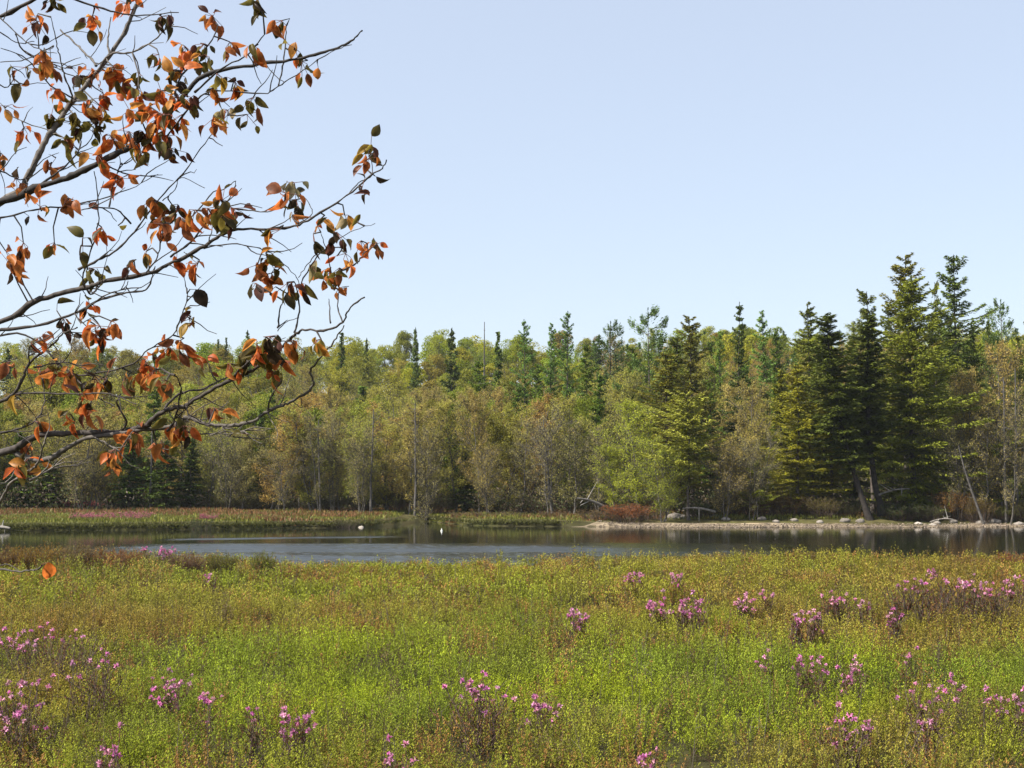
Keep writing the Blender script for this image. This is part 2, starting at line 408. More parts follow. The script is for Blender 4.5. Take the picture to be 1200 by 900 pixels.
def make_shrub(seed, H=1.2, Rw=.9, stems=70, leaves=1500, leaf=.06, col=(.12, .1, .04), bark=(.15, .11, .09)):
    r = np.random.default_rng(seed); tr = MB(); cr = MB(); col = np.array(col); bark = np.array(bark)
    th = r.uniform(0, 6.283, stems); rr = np.sqrt(r.random(stems)) * Rw * .45
    a = np.stack([np.cos(th) * rr, np.sin(th) * rr, -.1 + 0 * th], 1)
    hh = H * r.uniform(.55, 1.0, stems) * np.cos(rr / Rw * 1.1)
    t = a + np.stack([np.cos(th) * rr * 1.1, np.sin(th) * rr * 1.1, hh + .1], 1) + r.normal(0, .08 * H, (stems, 3)) * np.array([1, 1, .4])
    m = (a + t) / 2 + r.normal(0, .05 * H, (stems, 3))
    tr.segs(a, m, .01 * H ** .5, .008 * H ** .5, bark, 0, 3); tr.segs(m, t, .008 * H ** .5, .004 * H ** .5, bark, 0, 3)
    k = stems * 5; pk = r.integers(0, stems, k); u = r.uniform(.1, .95, (k, 1)); s = m[pk] + (t[pk] - m[pk]) * u
    e = s + nrm(r.normal(0, 1, (k, 3)) + np.array([0, 0, 1.3])) * H * r.uniform(.08, .25, (k, 1))
    tr.segs(s, e, .005 * H ** .5, .003 * H ** .5, bark, 0, 3)
    pk = r.integers(0, k, leaves); c = s[pk] + (e[pk] - s[pk]) * r.random((leaves, 1)) * 1.1 + r.normal(0, .02 * H, (leaves, 3))
    cr.cards(c, nrm(r.normal(0, 1, (leaves, 3)) + np.array([0, 0, .9])), r.normal(0, 1, (leaves, 3)), leaf * r.uniform(.7, 1.3, leaves), leaf * .5, col * r.uniform(.6, 1.35, (leaves, 1)), 0)
    return ("shrub", tr.build("stems", [M_bark]), cr.build("foliage", [M_leaf]), H, Rw)

PR = {}
PR['spruce'] = [make_conifer(11, power=.68, whorls=27, per=8, ragged=.5, up=.12), make_conifer(12, Rw=2.9, per=8, whorls=25, ragged=.55, power=.6, asym=.15, up=.15), make_conifer(13, Rw=2.2, per=7, power=.7, whorls=29, ragged=.45, up=.1)]
PR['spruce_sparse'] = [make_conifer(21, Rw=1.9, whorls=26, per=7, dens=.8, up=.22, base=.3, ragged=.55, power=.5), make_conifer(22, Rw=2.2, whorls=23, per=7, dens=.85, up=.2, base=.25, ragged=.55, power=.5)]
PR['fat_spruce'] = [make_conifer(31, H=15, Rw=3.6, whorls=28, per=10, ragged=.6, power=.62, base=.05, asym=.22, droop=.28, up=.12)]
PR['pine'] = [make_conifer(41, H=13, Rw=2.6, whorls=13, per=5, droop=.05, up=.3, base=.3, clump=1, ragged=.55, power=.45, asym=.25, base_col=(.085, .12, .045)),
              make_conifer(42, H=13, Rw=3.0, whorls=12, per=5, droop=.0, up=.25, base=.35, clump=1, ragged=.6, power=.4, base_col=(.085, .12, .045))]
PR['larch'] = [make_conifer(51, H=11, Rw=1.5, whorls=40, per=6, droop=.05, up=.15, dens=.6, ragged=.6, power=.6, base=.1, size=.7, base_col=(.12, .17, .05)),
               make_conifer(52, H=11, Rw=1.8, whorls=34, per=6, droop=.0, up=.2, dens=.55, ragged=.65, power=.6, base=.15, size=.7, base_col=(.12, .17, .05))]
PR['hemlock'] = [make_conifer(61, H=9, Rw=2.9, whorls=17, per=7, droop=.12, up=.16, base=.3, ragged=.6, power=.42, asym=.35, base_col=(.14, .16, .045)),
                 make_conifer(62, H=9, Rw=2.4, whorls=18, per=7, droop=.12, up=.3, base=.15, ragged=.6, power=.48, asym=.35, base_col=(.14, .16, .045))]
PR['leaning'] = [make_conifer(71, H=14, Rw=2.0, whorls=34, per=8, droop=.45, base=.26, ragged=.4, power=.55, lean=[0, -.7, -1.25, -1.6, -1.85, -2.0]),
                 make_conifer(72, H=14, Rw=1.8, whorls=32, per=7, droop=.4, base=.3, ragged=.4, power=.6, lean=[0, -.35, -.55, -.6, -.55, -.5])]
PR['broad'] = [make_broad(101), make_broad(102, Rw=2.6, stems=3), make_broad(103, Rw=1.9, H=10, stems=2), make_broad(104, Rw=2.4), make_broad(105, Rw=2.1, stems=2, leaves=12000)]
PR['thin'] = [make_broad(111, leaves=3000, twigs=1500, Rw=2.4, stems=2, leaf=.11), make_broad(112, leaves=2600, twigs=1500, Rw=2.0, H=10, leaf=.11), make_broad(113, leaves=3400, twigs=1600, Rw=2.5, stems=3, leaf=.11)]
PR['round'] = [make_round(s, Rw=2.6 + .35 * (s % 4), H=9 + (s % 3)) for s in range(121, 128)]
PR['hillfir'] = [make_conifer(131, H=9, Rw=1.9, whorls=22, per=6, size=1.7), make_conifer(132, H=9, Rw=1.5, whorls=24, per=6, size=1.6), make_conifer(133, H=9, Rw=2.2, whorls=20, per=6, size=1.8)]
PR['bush'] = [make_shrub(141), make_shrub(142, Rw=1.2), make_shrub(143, H=1.0, Rw=1.3, leaves=1800)]
PR['heathbush'] = [make_shrub(146 + i, H=1.1, Rw=1.0, stems=120, leaves=6000, leaf=.055, col=(.2, .15, .06)) for i in range(2)]
PR['twiggy'] = [make_shrub(144, H=2., Rw=1.3, stems=100, leaves=3600, leaf=.08, col=(.17, .12, .045), bark=(.12, .085, .06)), make_shrub(145, H=2.2, Rw=1.6, stems=110, leaves=4200, leaf=.08, col=(.17, .12, .045), bark=(.12, .085, .06))]

# ------------------------------------------------------------------ placing and labelling
ENTS = []       # every tree or shrub placed, labelled at the end
def put(kind, var, px, D, ytop=None, wpx=None, tint=(1, 1, 1), rot=None, look='', row='', name='', cat='tree', group=None, label=None, h=None, X=None, z=None, sy=None):
    pr = PR[kind][var % len(PR[kind])]
    if X is None: X = gx(px, D)
    z0 = (gz(X, D) if z is None else z)
    if h is None: h = P(px, ytop, D)[2] - z0
    sz = h / pr[3]
    sx = sz if wpx is None else (wpx / 2 / F * D) / pr[4]
    root = bpy.data.objects.new(name, None); scene.collection.objects.link(root)
    root.empty_display_size = .5
    root.location = (X, D, z0 - .05); root.scale = (sx, sx if sy is None else sx * sy, sz)
    root.rotation_euler = (0, 0, random.uniform(0, 6.28) if rot is None else rot)
    nm = ("stems", "foliage") if pr[0] == 'shrub' else ("trunk", "crown")
    o1 = link(nm[0], pr[1], root); o2 = link(nm[1], pr[2], root)
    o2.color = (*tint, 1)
    bt = random.uniform(.75, 1.15); bt *= .5 if kind == 'leaning' else 1; o1.color = (bt, bt, bt, 1)
    tag(root, label, cat, group)
    ENTS.append(dict(o=root, px=px, D=D, look=look, row=row, label=label, h=h))
    return root

G_SH = "trees standing along the far shore"
DK = (.62, .72, .72); OL = (1.15, 1.0, .55); DG = (.8, .95, .75); LG = (1.3, 1.35, .8); BR = (1.2, .85, .6); YG = (1.35, 1.25, .6)
# hand placed trees that stand out: kind, variant, px, D, ytop, width px, tint, name, label
KEY = [
 ('fat_spruce', 0, 1070, 87, 322, 152, (1.2, 1.2, .6), 'spruce_tree', "tallest broad green spruce on the right shore, branches reaching to the ground"),
 ('spruce_sparse', 0, 1061, 93, 300, 78, (1.2, 1.0, .65), 'spruce_tree', "thin topped olive spruce rising just behind the broad green spruce"),
 ('spruce', 1, 1121, 97, 297, 108, (.7, .85, .75), 'spruce_tree', "tall dark pointed spruce right of the broad green spruce, highest at right"),
 ('spruce_sparse', 1, 1097, 99, 330, 40, (.95, .9, .6), 'spruce_tree', "thin olive spruce tucked between the broad spruce and the tall dark one"),
 ('pine', 0, 1178, 101, 350, 60, (.85, .95, .9), 'pine_tree', "blue green pine top nearest the right edge of the skyline"),
 ('spruce', 2, 1160, 92, 371, 26, (.55, .65, .6), 'spruce_tree', "very narrow dark spruce near the right edge"),
 ('spruce_sparse', 1, 1021, 90, 340, 78, (.9, .9, .65), 'spruce_tree', "upright layered spruce top between the leaning spruces and the broad spruce"),
 ('leaning', 0, 1018, 84, 366, 96, (.62, .68, .48), 'spruce_tree', "dark leaning spruce at the water with its bare trunk bending left"),
 ('leaning', 1, 1032, 86, 368, 96, (.6, .66, .5), 'spruce_tree', "dark spruce right beside the leaning one with a straighter bare trunk"),
 ('spruce', 0, 952, 92, 356, 80, (.9, .9, .6), 'spruce_tree', "tall layered spruce just left of the dark leaning pair"),
 ('spruce', 1, 935, 86, 425, 92, (1.6, 1.35, .5), 'spruce_tree', "bright olive bushy spruce below the tall layered spruce"),
 ('spruce', 2, 972, 87, 412, 64, (1.45, 1.2, .5), 'spruce_tree', "olive spruce filling the gap against the left side of the leaning pair"),
 ('spruce', 2, 865, 100, 354, 48, (.5, .62, .6), 'spruce_tree', "dark slender spruce standing clear of the skyline over the gravel beach"),
 ('larch', 0, 897, 108, 364, 44, (.8, .95, .8), 'larch_tree', "feathery grey green larch right of the dark slender skyline spruce"),
 ('larch', 1, 845, 112, 385, 44, (.9, 1.0, .65), 'larch_tree', "soft green larch just left of the dark slender skyline spruce"),
 ('spruce_sparse', 0, 812, 96, 371, 62, (.95, .8, .55), 'spruce_tree', "brown olive spruce with a thin layered top above the yellow green hemlock"),
 ('pine', 1, 762, 108, 360, 78, (.8, .95, .75), 'pine_tree', "open plumed white pine top standing above the middle of the wood"),
 ('pine', 0, 715, 120, 376, 62, (.62, .72, .7), 'pine_tree', "dark rounded pine crown left of the open plumed pine"),
 ('spruce', 1, 782, 91, 412, 100, (1.15, .95, .5), 'spruce_tree', "olive brown fir with slanting boughs behind the yellow green hemlock"),
 ('hemlock', 0, 806, 84, 462, 108, (1.25, 1.2, .75), 'hemlock_tree', "light yellow green hemlock spreading over the start of the gravel beach"),
 ('broad', 3, 748, 86, 474, 92, (1.15, 1.3, .4), 'leafy_tree', "bright lime airy tree left of the spreading yellow green hemlock"),
 ('broad', 1, 778, 83.5, 515, 70, (1.1, 1.25, .45), 'leafy_tree', "light green airy tree in front of the spreading hemlock, its left half"),
 ('broad', 0, 720, 88, 522, 54, (1.2, 1.35, .4), 'leafy_tree', "low lime young tree at the left foot of the bright lime one"),
 ('larch', 1, 665, 124, 364, 44, (.62, .8, .6), 'larch_tree', "tallest feathery dark larch on the middle skyline"),
 ('larch', 0, 645, 128, 379, 36, (.7, .9, .6), 'larch_tree', "slim larch just left of the tallest middle larch"),
 ('larch', 1, 615, 126, 374, 38, (.65, .85, .6), 'larch_tree', "second tallest feathery larch, midway along the skyline"),
 ('hillfir', 1, 585, 130, 390, 26, (.55, .7, .6), 'fir_tree', "small dark pointed fir between the dead spire and the feathery larches"),
 ('hillfir', 2, 530, 138, 385, 44, (.5, .58, .55), 'fir_tree', "dark round headed fir left of the dead spire"),
 ('hillfir', 1, 400, 160, 391, 26, (.5, .62, .55), 'fir_tree', "dark pointed fir on the skyline beside the long branch tip"),
 ('hillfir', 0, 428, 190, 396, 16, (.6, .7, .6), 'fir_tree', "tiny pointed fir on the skyline right of the branch tip fir"),
 ('hillfir', 0, 487, 165, 384, 24, (.6, .75, .6), 'fir_tree', "small fir poking above the lime crowns left of centre"),
 ('hillfir', 2, 288, 195, 387, 26, (.55, .65, .55), 'fir_tree', "dark fir on the left skyline seen over the brown leaves"),
 ('hillfir', 1, 254, 210, 398, 14, (.55, .65, .6), 'fir_tree', "left one of two tiny firs on the left skyline"),
 ('hillfir', 1, 263, 210, 396, 13, (.55, .65, .6), 'fir_tree', "right one of two tiny firs on the left skyline"),
 ('hillfir', 2, 6, 190, 408, 34, (.5, .58, .52), 'fir_tree', "dark fir on the skyline at the left edge"),
 ('spruce', 2, 690, 118, 400, 46, (.75, .95, .55), 'spruce_tree', "mid green fir between the dark larch and the rounded pine"),
 ('spruce', 0, 560, 122, 420, 54, (.8, 1.05, .5), 'spruce_tree', "fresh green fir below the dead spire"),
 ('spruce', 1, 630, 118, 425, 50, (.75, 1.0, .5), 'spruce_tree', "fresh green fir below the feathery larches"),
 ('spruce', 0, 912, 112, 385, 50, (.6, .8, .55), 'spruce_tree', "dark green fir filling behind the grey green larch"),
 ('spruce', 1, 835, 116, 398, 56, (.6, .8, .5), 'spruce_tree', "deep green fir behind the soft green larch"),
 ('spruce', 1, 742, 116, 405, 60, (.7, .9, .5), 'spruce_tree', "deep green fir under the open plumed pine"),
 ('spruce', 0, 1142, 100, 378, 52, (.75, .85, .55), 'spruce_tree', "dull green spruce between the tall dark one and the very narrow one"),
 ('spruce', 1, 1196, 94, 392, 50, (.8, .85, .6), 'spruce_tree', "green spruce cut by the right edge"),
 ('spruce', 1, 1215, 98, 372, 60, (.8, .85, .6), 'spruce_tree', "tall spruce just outside the right edge with boughs reaching in"),
 ('spruce', 1, 1046, 94, 352, 66, (.8, .85, .5), 'spruce_tree', "shaded spruce filling the gap between the leaning pair and the broad spruce"),
 ('spruce', 0, 1000, 97, 392, 64, (.85, .9, .5), 'spruce_tree', "shorter dull spruce standing behind the dark leaning pair"),
 ('spruce', 1, 1095, 94, 372, 70, (.9, .95, .5), 'spruce_tree', "ragged spruce filling behind the right side of the broad spruce"),
 ('spruce', 1, 965, 95, 392, 76, (.95, .95, .5), 'spruce_tree', "ragged olive spruce close behind the tall layered one"),
 ('spruce', 0, 915, 94, 432, 66, (1.3, 1.15, .5), 'spruce_tree', "olive young spruce left of the bright bushy one"),
 ('spruce', 1, 795, 98, 392, 90, (.8, .85, .5), 'spruce_tree', "wide dull spruce behind the brown olive one"),
 # young dark evergreens near the left shore
 ('hillfir', 0, 152, 98, 508, 52, (.55, .75, .5), 'fir_tree', "dark young fir left of the lime striped pair at the left shore"),
 ('hillfir', 2, 196, 97, 515, 56, (.45, .58, .42), 'fir_tree', "blackish bushy fir on the left shore right of the pale stem"),
 ('hillfir', 0, 224, 98, 512, 44, (.45, .55, .42), 'fir_tree', "blackish fir at the right end of the dark left shore clump"),
 ('hillfir', 2, 60, 98, 530, 60, (.6, .75, .5), 'fir_tree', "grey green fir low on the left shore under the branches"),
 ('hillfir', 0, 22, 98, 505, 50, (.65, .85, .55), 'fir_tree', "green fir on the shore at the left edge"),
 ('hillfir', 1, 178, 102, 415, 30, (.7, .9, .55), 'fir_tree', "tall slender green fir rising behind the dark left shore clump"),
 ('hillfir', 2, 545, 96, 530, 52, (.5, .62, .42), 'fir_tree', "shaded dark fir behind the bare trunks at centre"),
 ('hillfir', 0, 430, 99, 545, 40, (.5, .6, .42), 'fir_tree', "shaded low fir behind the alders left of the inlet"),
 ('hillfir', 1, 305, 104, 480, 34, (.6, .8, .5), 'fir_tree', "green fir among the reddish maples"),
 ('hemlock', 1, 885, 85, 540, 50, (1.0, 1.05, .5), 'hemlock_tree', "low bright green young hemlock behind the brown shore shrubs"),
]
for kd, v, px, D, yt, w, tn, nm, lb in KEY:
    fixed = kd in ('leaning',)
    put(kd, v, px, D, yt, w, tn, 0 if fixed else None, name=nm, label=lb, group=G_SH if D < 105 else "conifers rising over the wooded hill")

# spring broadleaf trees of the front rows: kind, var, px, D, ytop, width, tint, look
TAN, OLV, GRY, RED, LIM = (1.2, 1.0, .9), (1.12, 1.1, .65), (1.1, 1.0, 1.1), (1.22, .82, .72), (1.05, 1.25, .5)
FRONT = [
 (0, 18, 100, 470, 60, OLV, 'olive'), (3, 60, 99, 485, 66, OLV, 'olive'), (1, 108, 98, 478, 64, TAN, 'tan'), (4, 135, 101, 455, 60, OLV, 'olive'),
 (2, 170, 103, 460, 56, OLV, 'olive'), (0, 212, 102, 462, 60, TAN, 'tan'), (1, 252, 99, 472, 60, OLV, 'olive'), (3, 285, 98, 480, 58, GRY, 'greyish'),
 (4, 322, 97, 470, 62, RED, 'reddish'), (0, 352, 98, 485, 50, RED, 'reddish'), (2, 372, 96, 455, 54, OLV, 'olive'), (3, 398, 97, 462, 58, TAN, 'tan'),
 (1, 425, 95, 460, 56, OLV, 'olive'), (2, 452, 97, 470, 54, OLV, 'olive'), (0, 480, 95, 465, 56, TAN, 'tan'), (4, 505, 97, 478, 54, OLV, 'olive'),
 (3, 535, 96, 462, 56, OLV, 'olive'), (0, 562, 94, 452, 58, TAN, 'tan'), (2, 590, 95, 470, 50, OLV, 'olive'),
 (1, 702, 92, 478, 56, OLV, 'olive'), (3, 668, 93, 470, 62, OLV, 'olive'), (2, 850, 86, 490, 56, TAN, 'tan'), (0, 876, 88, 470, 60, TAN, 'tan'), (4, 905, 90, 462, 56, OLV, 'olive'),
 (1, 1108, 90, 448, 60, OLV, 'olive'), (3, 1140, 87, 432, 74, TAN, 'tan'), (0, 1172, 88, 428, 66, TAN, 'tan'), (2, 1200, 87, 450, 60, OLV, 'olive'),
 (1, 1230, 88, 440, 60, TAN, 'tan'), (0, -30, 99, 470, 60, OLV, 'olive'),
]
THIN = [(0, 495, 93, 500, 54, GRY, 'grey'), (1, 610, 93, 490, 50, GRY, 'grey'), (2, 640, 91, 478, 66, GRY, 'grey'), (1, 672, 90, 492, 56, GRY, 'grey'),
        (0, 268, 98, 505, 56, GRY, 'grey'), (2, 420, 94, 500, 50, GRY, 'grey'), (1, 700, 89, 500, 44, GRY, 'grey'), (2, 330, 95, 520, 56, TAN, 'brown'),
        (0, 848, 84, 515, 60, TAN, 'brown'), (2, 882, 84, 505, 56, GRY, 'grey'), (0, 1120, 85, 500, 60, GRY, 'grey'), (1, 1150, 84, 470, 58, TAN, 'brown'),
        (1, 1182, 83, 455, 44, GRY, 'grey'), (2, 90, 97, 515, 60, GRY, 'grey'), (0, 120, 99, 520, 50, GRY, 'grey'), (1, 375, 95, 480, 40, GRY, 'grey'), (2, 388, 96, 485, 40, GRY, 'grey'),
        (0, 575, 92, 520, 50, TAN, 'brown'), (0, 1215, 84, 480, 50, GRY, 'grey')]
def jt(t, s=.12):
    k = random.uniform(1 - s, 1 + s); return tuple(c * k * random.uniform(1 - s / 2, 1 + s / 2) for c in t)
for v, px, D, yt, w, tn, lk in FRONT:
    put('broad', v, px, D, yt + random.uniform(-24, 20) + (12 if px < 620 else 0), w * random.uniform(1.0, 1.35), jt(tn, .08), look=lk + ' budding tree', row='front', name='budding_tree', group='budding trees of the front row')
for v, px, D, yt, w, tn, lk in THIN:
    put('thin', v, px, D, yt + random.uniform(-3, 3), w, jt(tn, .08), look=lk + ' bare tree', row='front', name='bare_tree', group='nearly bare trees at the wood edge')

# second rows between the front and the hill
taken = [(e['px'], e['D']) for e in ENTS]
r2 = random.Random(5)
for D in (104, 109, 115, 121, 127):
    px = -40 + r2.uniform(0, 20)
    while px < 1250:
        X = gx(px, D); yh = (494 - (D - 104) * 1.2 if px < 450 else (486 if px < 620 else 474) - (D - 104) * 1.1) + r2.uniform(-24, 14)
        if px > 700: yh -= 18
        if px > 980: yh -= 20
        k = r2.random()
        if k < .55:
            lk, tn = r2.choice([('olive', OLV), ('tan', TAN), ('olive', OLV), ('lime', LIM), ('reddish', RED)]) if px < 700 else r2.choice([('olive', OLV), ('tan', TAN), ('olive', OLV)])
            put('broad', r2.randrange(5), px, D, yh, r2.uniform(60, 84), jt(tn), look=lk + ' budding tree', row='second', name='budding_tree', group='budding trees in the second rows')
        elif k < (.9 if px < 600 else .78):
            lk, tn = r2.choice([('olive', OLV), ('lime', LIM)])
            put('round', r2.randrange(7), px, D, yh + 4, r2.uniform(46, 66), jt(tuple(c * .75 for c in tn)), look=lk + ' leafy tree', row='second', name='leafy_tree', group='leafy trees in the second rows')
        else:
            tn = (.7, .95, .5)
            put('spruce' if px > 600 else 'hillfir', r2.randrange(3), px, D, yh - 4, r2.uniform(36, 54), jt(tn), look='green fir', row='second', name='fir_tree', group='firs in the second rows')
        px += r2.uniform(24, 40) * 115 / D

# wooded hill
LOOKS = [('lime', (1.3, 1.35, .45)), ('fresh green', (1.0, 1.2, .4)), ('yellow green', (1.45, 1.38, .45)), ('olive', (.95, .95, .55)), ('russet', (1.15, .88, .6)), ('tan', (1.15, 1.0, .7))]
D = 134; nb_round = 0
while D < 288:
    px = -30 + r2.uniform(0, 16)
    while px < 1235:
        X = gx(px, D)
        nz = float(fbm(X * .035, D * .035, 91, 2))
        k = r2.random()
        upper = D > 190
        if k < (.045 if px < 480 else .10 if px < 640 else .2):
            put('hillfir', r2.randrange(3), px, D, None, None, jt((.6, .8, .5) if r2.random() < .6 else (.75, 1.1, .5)), h=r2.uniform(7., 9.5), look='dark fir', row='hill', name='fir_tree', group='firs on the wooded hill')
        else:
            ip = (nz * 1.9 - .45) + r2.uniform(-.35, .35)
            if upper: i = 0 if ip < .3 else 1 if ip < .55 else 2 if ip < .75 else 3 if ip < .92 else 4
            else: i = 3 if ip < .2 else 0 if ip < .38 else 2 if ip < .55 else 5 if ip < .75 else 4
            lk, tn = LOOKS[i]
            soft = r2.random() < (.7 if D < 175 else .25)
            put('broad' if soft else 'round', r2.randrange(7), px, D, None, (5.6 / D * F) if soft else None, jt(tuple(c * (.85 if soft else 1) for c in tn)), h=r2.uniform(6.6, 10.6), look=lk + ' leafy tree', row='hill', name={'lime': 'green_leafy_tree', 'fresh green': 'green_leafy_tree', 'yellow green': 'olive_leafy_tree', 'olive': 'olive_leafy_tree'}.get(lk, 'warm_leafy_tree'), group='leafy trees on the wooded hill')  # tree name made up from leaf tint alone, species not known
        px += r2.uniform(5.2, 8.0) / D * F
    D += 7.5 + (D - 134) * .03

# woods continuing out of the picture on both sides, one mass
r = np.random.default_rng(900); b = MB()
for sgn in (-1, 1):
    for k in range(330):
        D = r.uniform(98, 290) if k > 90 else r.uniform(95, 115)
        px = r.uniform(-1100, -55) if sgn < 0 else r.uniform(1250, 2300)
        x = gx(px, D); z = gz(x, D); hh = r.uniform(7.5, 10.5); wd = r.uniform(1.9, 3.0); m = 700
        cl = np.array([.2, .2, .05]) * np.array([r.uniform(.7, 1.3), r.uniform(.85, 1.15), 1])
        v = nrm(r.normal(0, 1, (m, 3))) * r.uniform(.5, 1.05, (m, 1))
        if r.random() < .3:
            cl = np.array([.09, .11, .035]); zz = r.random(m) ** 1.3; ang = r.uniform(0, 6.28, m); rr = (1 - zz) * wd * .9 * r.uniform(.4, 1.1, m)
            c = np.stack([x + np.cos(ang) * rr, D + np.sin(ang) * rr, z + .6 + zz * hh * 1.15], 1)
        else: c = np.array([x, D, z + hh * .55]) + v * np.array([wd, wd, hh * .47]) + r.normal(0, .2, (m, 3))
        b.cards(c, nrm(r.normal(0, 1, (m, 3))), nrm(v + r.normal(0, .6, (m, 3))), .6 * r.uniform(.6, 1.3, m), .36, cl * r.uniform(.8, 1.2, (m, 1)))
        b.segs([[x, D, z - .2]], [[x, D, z + hh * .8]], .13, .04, BARK, 0, 5)
tag(link("far_wood", b.build("far_wood", [M_leaf])), "mixed woods carrying on round the lake beyond both sides", "wood", None, "stuff")

# dead spire on the skyline
def snag(px, D, yt, rbase, lean=0, label='', name='dead_tree', nb=14, L=.5, seed=1):
    r = np.random.default_rng(seed); X = gx(px, D); z0 = gz(X, D); top = P(px, yt, D)[2]; H = top - z0
    root = bpy.data.objects.new(name, None); scene.collection.objects.link(root); root.location = (X, D, z0 - .1)
    b = MB(); zs = np.linspace(0, H, 10); tp = np.stack([lean * zs + np.cumsum(r.normal(0, .02, 10)), np.cumsum(r.normal(0, .02, 10)), zs], 1)
    b.tube(tp, np.linspace(rbase, .03, 10), (.12, .108, .095), 0, 7); zz = r.uniform(H * .35, H * .97, nb); a = np.stack([np.interp(zz, zs, tp[:, 0]), np.interp(zz, zs, tp[:, 1]), zz], 1)
    th = r.uniform(0, 6.28, nb); lr = (L * r.uniform(.2, 1.0, nb) * (1.1 - .7 * zz / H))[:, None]
    m_ = a + np.stack([np.cos(th), np.sin(th), r.uniform(-.4, .9, nb)], 1) * lr * .6; e = m_ + np.stack([np.cos(th + .4), np.sin(th + .4), r.uniform(-.5, 1.0, nb)], 1) * lr * .6
    b.segs(a, m_, .02, .012, (.14, .125, .11), 0, 4); b.segs(m_, e, .012, .005, (.14, .125, .11), 0, 3); link('trunk', b.build('trunk', [M_bark]), root)
    tag(root, label, 'dead tree')
snag(567, 132, 376, .16, 0, 'bare grey dead spire sticking up on the middle skyline', nb=30, L=.7)
snag(435, 94, 478, .10, .02, 'straight bare grey trunk left of the inlet', nb=26, L=1.1, seed=2)
snag(376, 95, 490, .07, -.02, 'slim bare trunk leaning left above the left grassy bank', nb=16, L=.9, seed=3)
snag(487, 93, 470, .10, 0, 'tall bare grey trunk right at the inlet', nb=22, L=1.1, seed=4)
snag(648, 91, 490, .11, -.1, 'grey dead trunk leaning left in the middle of the far shore', nb=24, L=1.2, seed=5)
snag(1176, 84, 440, .09, 0, 'pale thin dead trunk near the right edge of the shore', nb=20, L=1., seed=6)
snag(1190, 85, 430, .08, .01, 'second pale thin dead trunk at the right edge of the shore', nb=20, L=1., seed=7)
snag(1152, 83, 520, .09, -.28, 'pale dead trunk leaning left at the right end of the beach', nb=12, L=.8, seed=8)
snag(152 + 26, 98, 500, .1, 0, 'pale stem standing inside the dark left shore firs', nb=16, L=.8, seed=9)

r = np.random.default_rng(44); n = 60000; b = MB()
px = r.uniform(-80, 1280, n); D0 = r.uniform(0, 1, n); X = gx(px, 92); Dg = far_edge(X) + np.where(px < 560, 21, np.where(px < 720, 9, 5)) + D0 * 26; X = gx(px, Dg)
hh = 3.0 * fbm(X * .35, Dg * .35, 71) ** 1.2 * r.random(n) ** .7
c = np.stack([X, Dg, ground_z(X, Dg) + hh], 1)
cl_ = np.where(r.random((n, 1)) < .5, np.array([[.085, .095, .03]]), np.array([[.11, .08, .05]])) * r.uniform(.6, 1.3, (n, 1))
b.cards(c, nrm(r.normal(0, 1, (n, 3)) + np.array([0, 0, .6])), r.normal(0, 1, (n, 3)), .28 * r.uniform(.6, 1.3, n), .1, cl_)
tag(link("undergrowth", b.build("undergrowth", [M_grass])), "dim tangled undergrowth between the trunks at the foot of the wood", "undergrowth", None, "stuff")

# fallen pale logs on the shore
def log(px0, py0, px1, py1, D, rad, label):
    a, c = P(px0, py0, D), P(px1, py1, D - .8); t = np.linspace(0, 1, 9)[:, None]
    pts = a + (c - a) * t; pts[:, 2] += np.sin(t[:, 0] * 3.1) * .12
    cen = pts.mean(0); b = MB(); b.tube(pts - cen, np.linspace(rad, rad * .45, 9), (.20, .18, .155), 0, 7)
    s = pts[3:7] - cen; b.segs(s, s + np.random.default_rng(int(abs(px0))).normal(0, .35, (4, 3)), rad * .35, rad * .1, (.4, .37, .32), 0, 4)
    tag(link('fallen_log', b.build('fallen_log', [M_bark], True), None, tuple(cen)), label, 'log')
log(708, 594, 676, 584, 86, .10, 'pale fallen trunk lying slantwise below the lime hemlocks')
log(1030, 580, 1066, 573, 85, .07, 'thin pale log leaning in the dark under the broad spruce')
log(838, 600, 800, 596, 84, .09, 'grey driftwood trunk lying behind the start of the beach')
log(-14, 621.5, 12, 619.5, 74.2, .13, 'whitish log half in the water at the left edge')
log(1090, 612, 1118, 609, 82.5, .05, 'thin grey driftwood stick on the shore under the broad spruce')

# rocks on the beach
def rock(px, D, s, tone, label, sub=0, zoff=0):
    r = np.random.default_rng(int(px * 7 + D)); n = 10; m = 7
    th = np.linspace(0, 2 * math.pi, n, endpoint=False); ph = np.linspace(-1.45, 1.45, m)
    T, Ph = np.meshgrid(th, ph)
    k = 1 + .28 * (vnoise(np.cos(T) * 1.5 + px, np.sin(T) * 1.5 + Ph * 1.7, 7) - .5) * 2
    v = np.stack([np.cos(T) * np.cos(Ph) * k * s * 1.1, np.sin(T) * np.cos(Ph) * k * s, np.sin(Ph) * k * s * .6], -1)
    idx = np.arange(n * m).reshape(m, n); q = np.stack([idx[:-1], np.roll(idx, -1, 1)[:-1], np.roll(idx, -1, 1)[1:], idx[1:]], -1).reshape(-1, 4)
    b = MB(); b.add(v, q, np.array([.27, .235, .195]) * tone); X = gx(px, D)
    b.add(v.reshape(m, n, 3)[-1][[0, 3, 5, 8]], [[0, 1, 2, 3]], np.array([.27, .235, .195]) * tone)
    s *= r.uniform(.4, .8); tone *= r.uniform(.3, .62) * (2 if px == 424 else 1); D += r.uniform(-.5, .9) * (px > 500)
    tag(link('shore_rock', b.build('shore_rock', [M_rock], False), None, (X, D, max(gz(X, D), -.02) + s * .22 + zoff)), label, 'rock', 'rocks along the far shore')
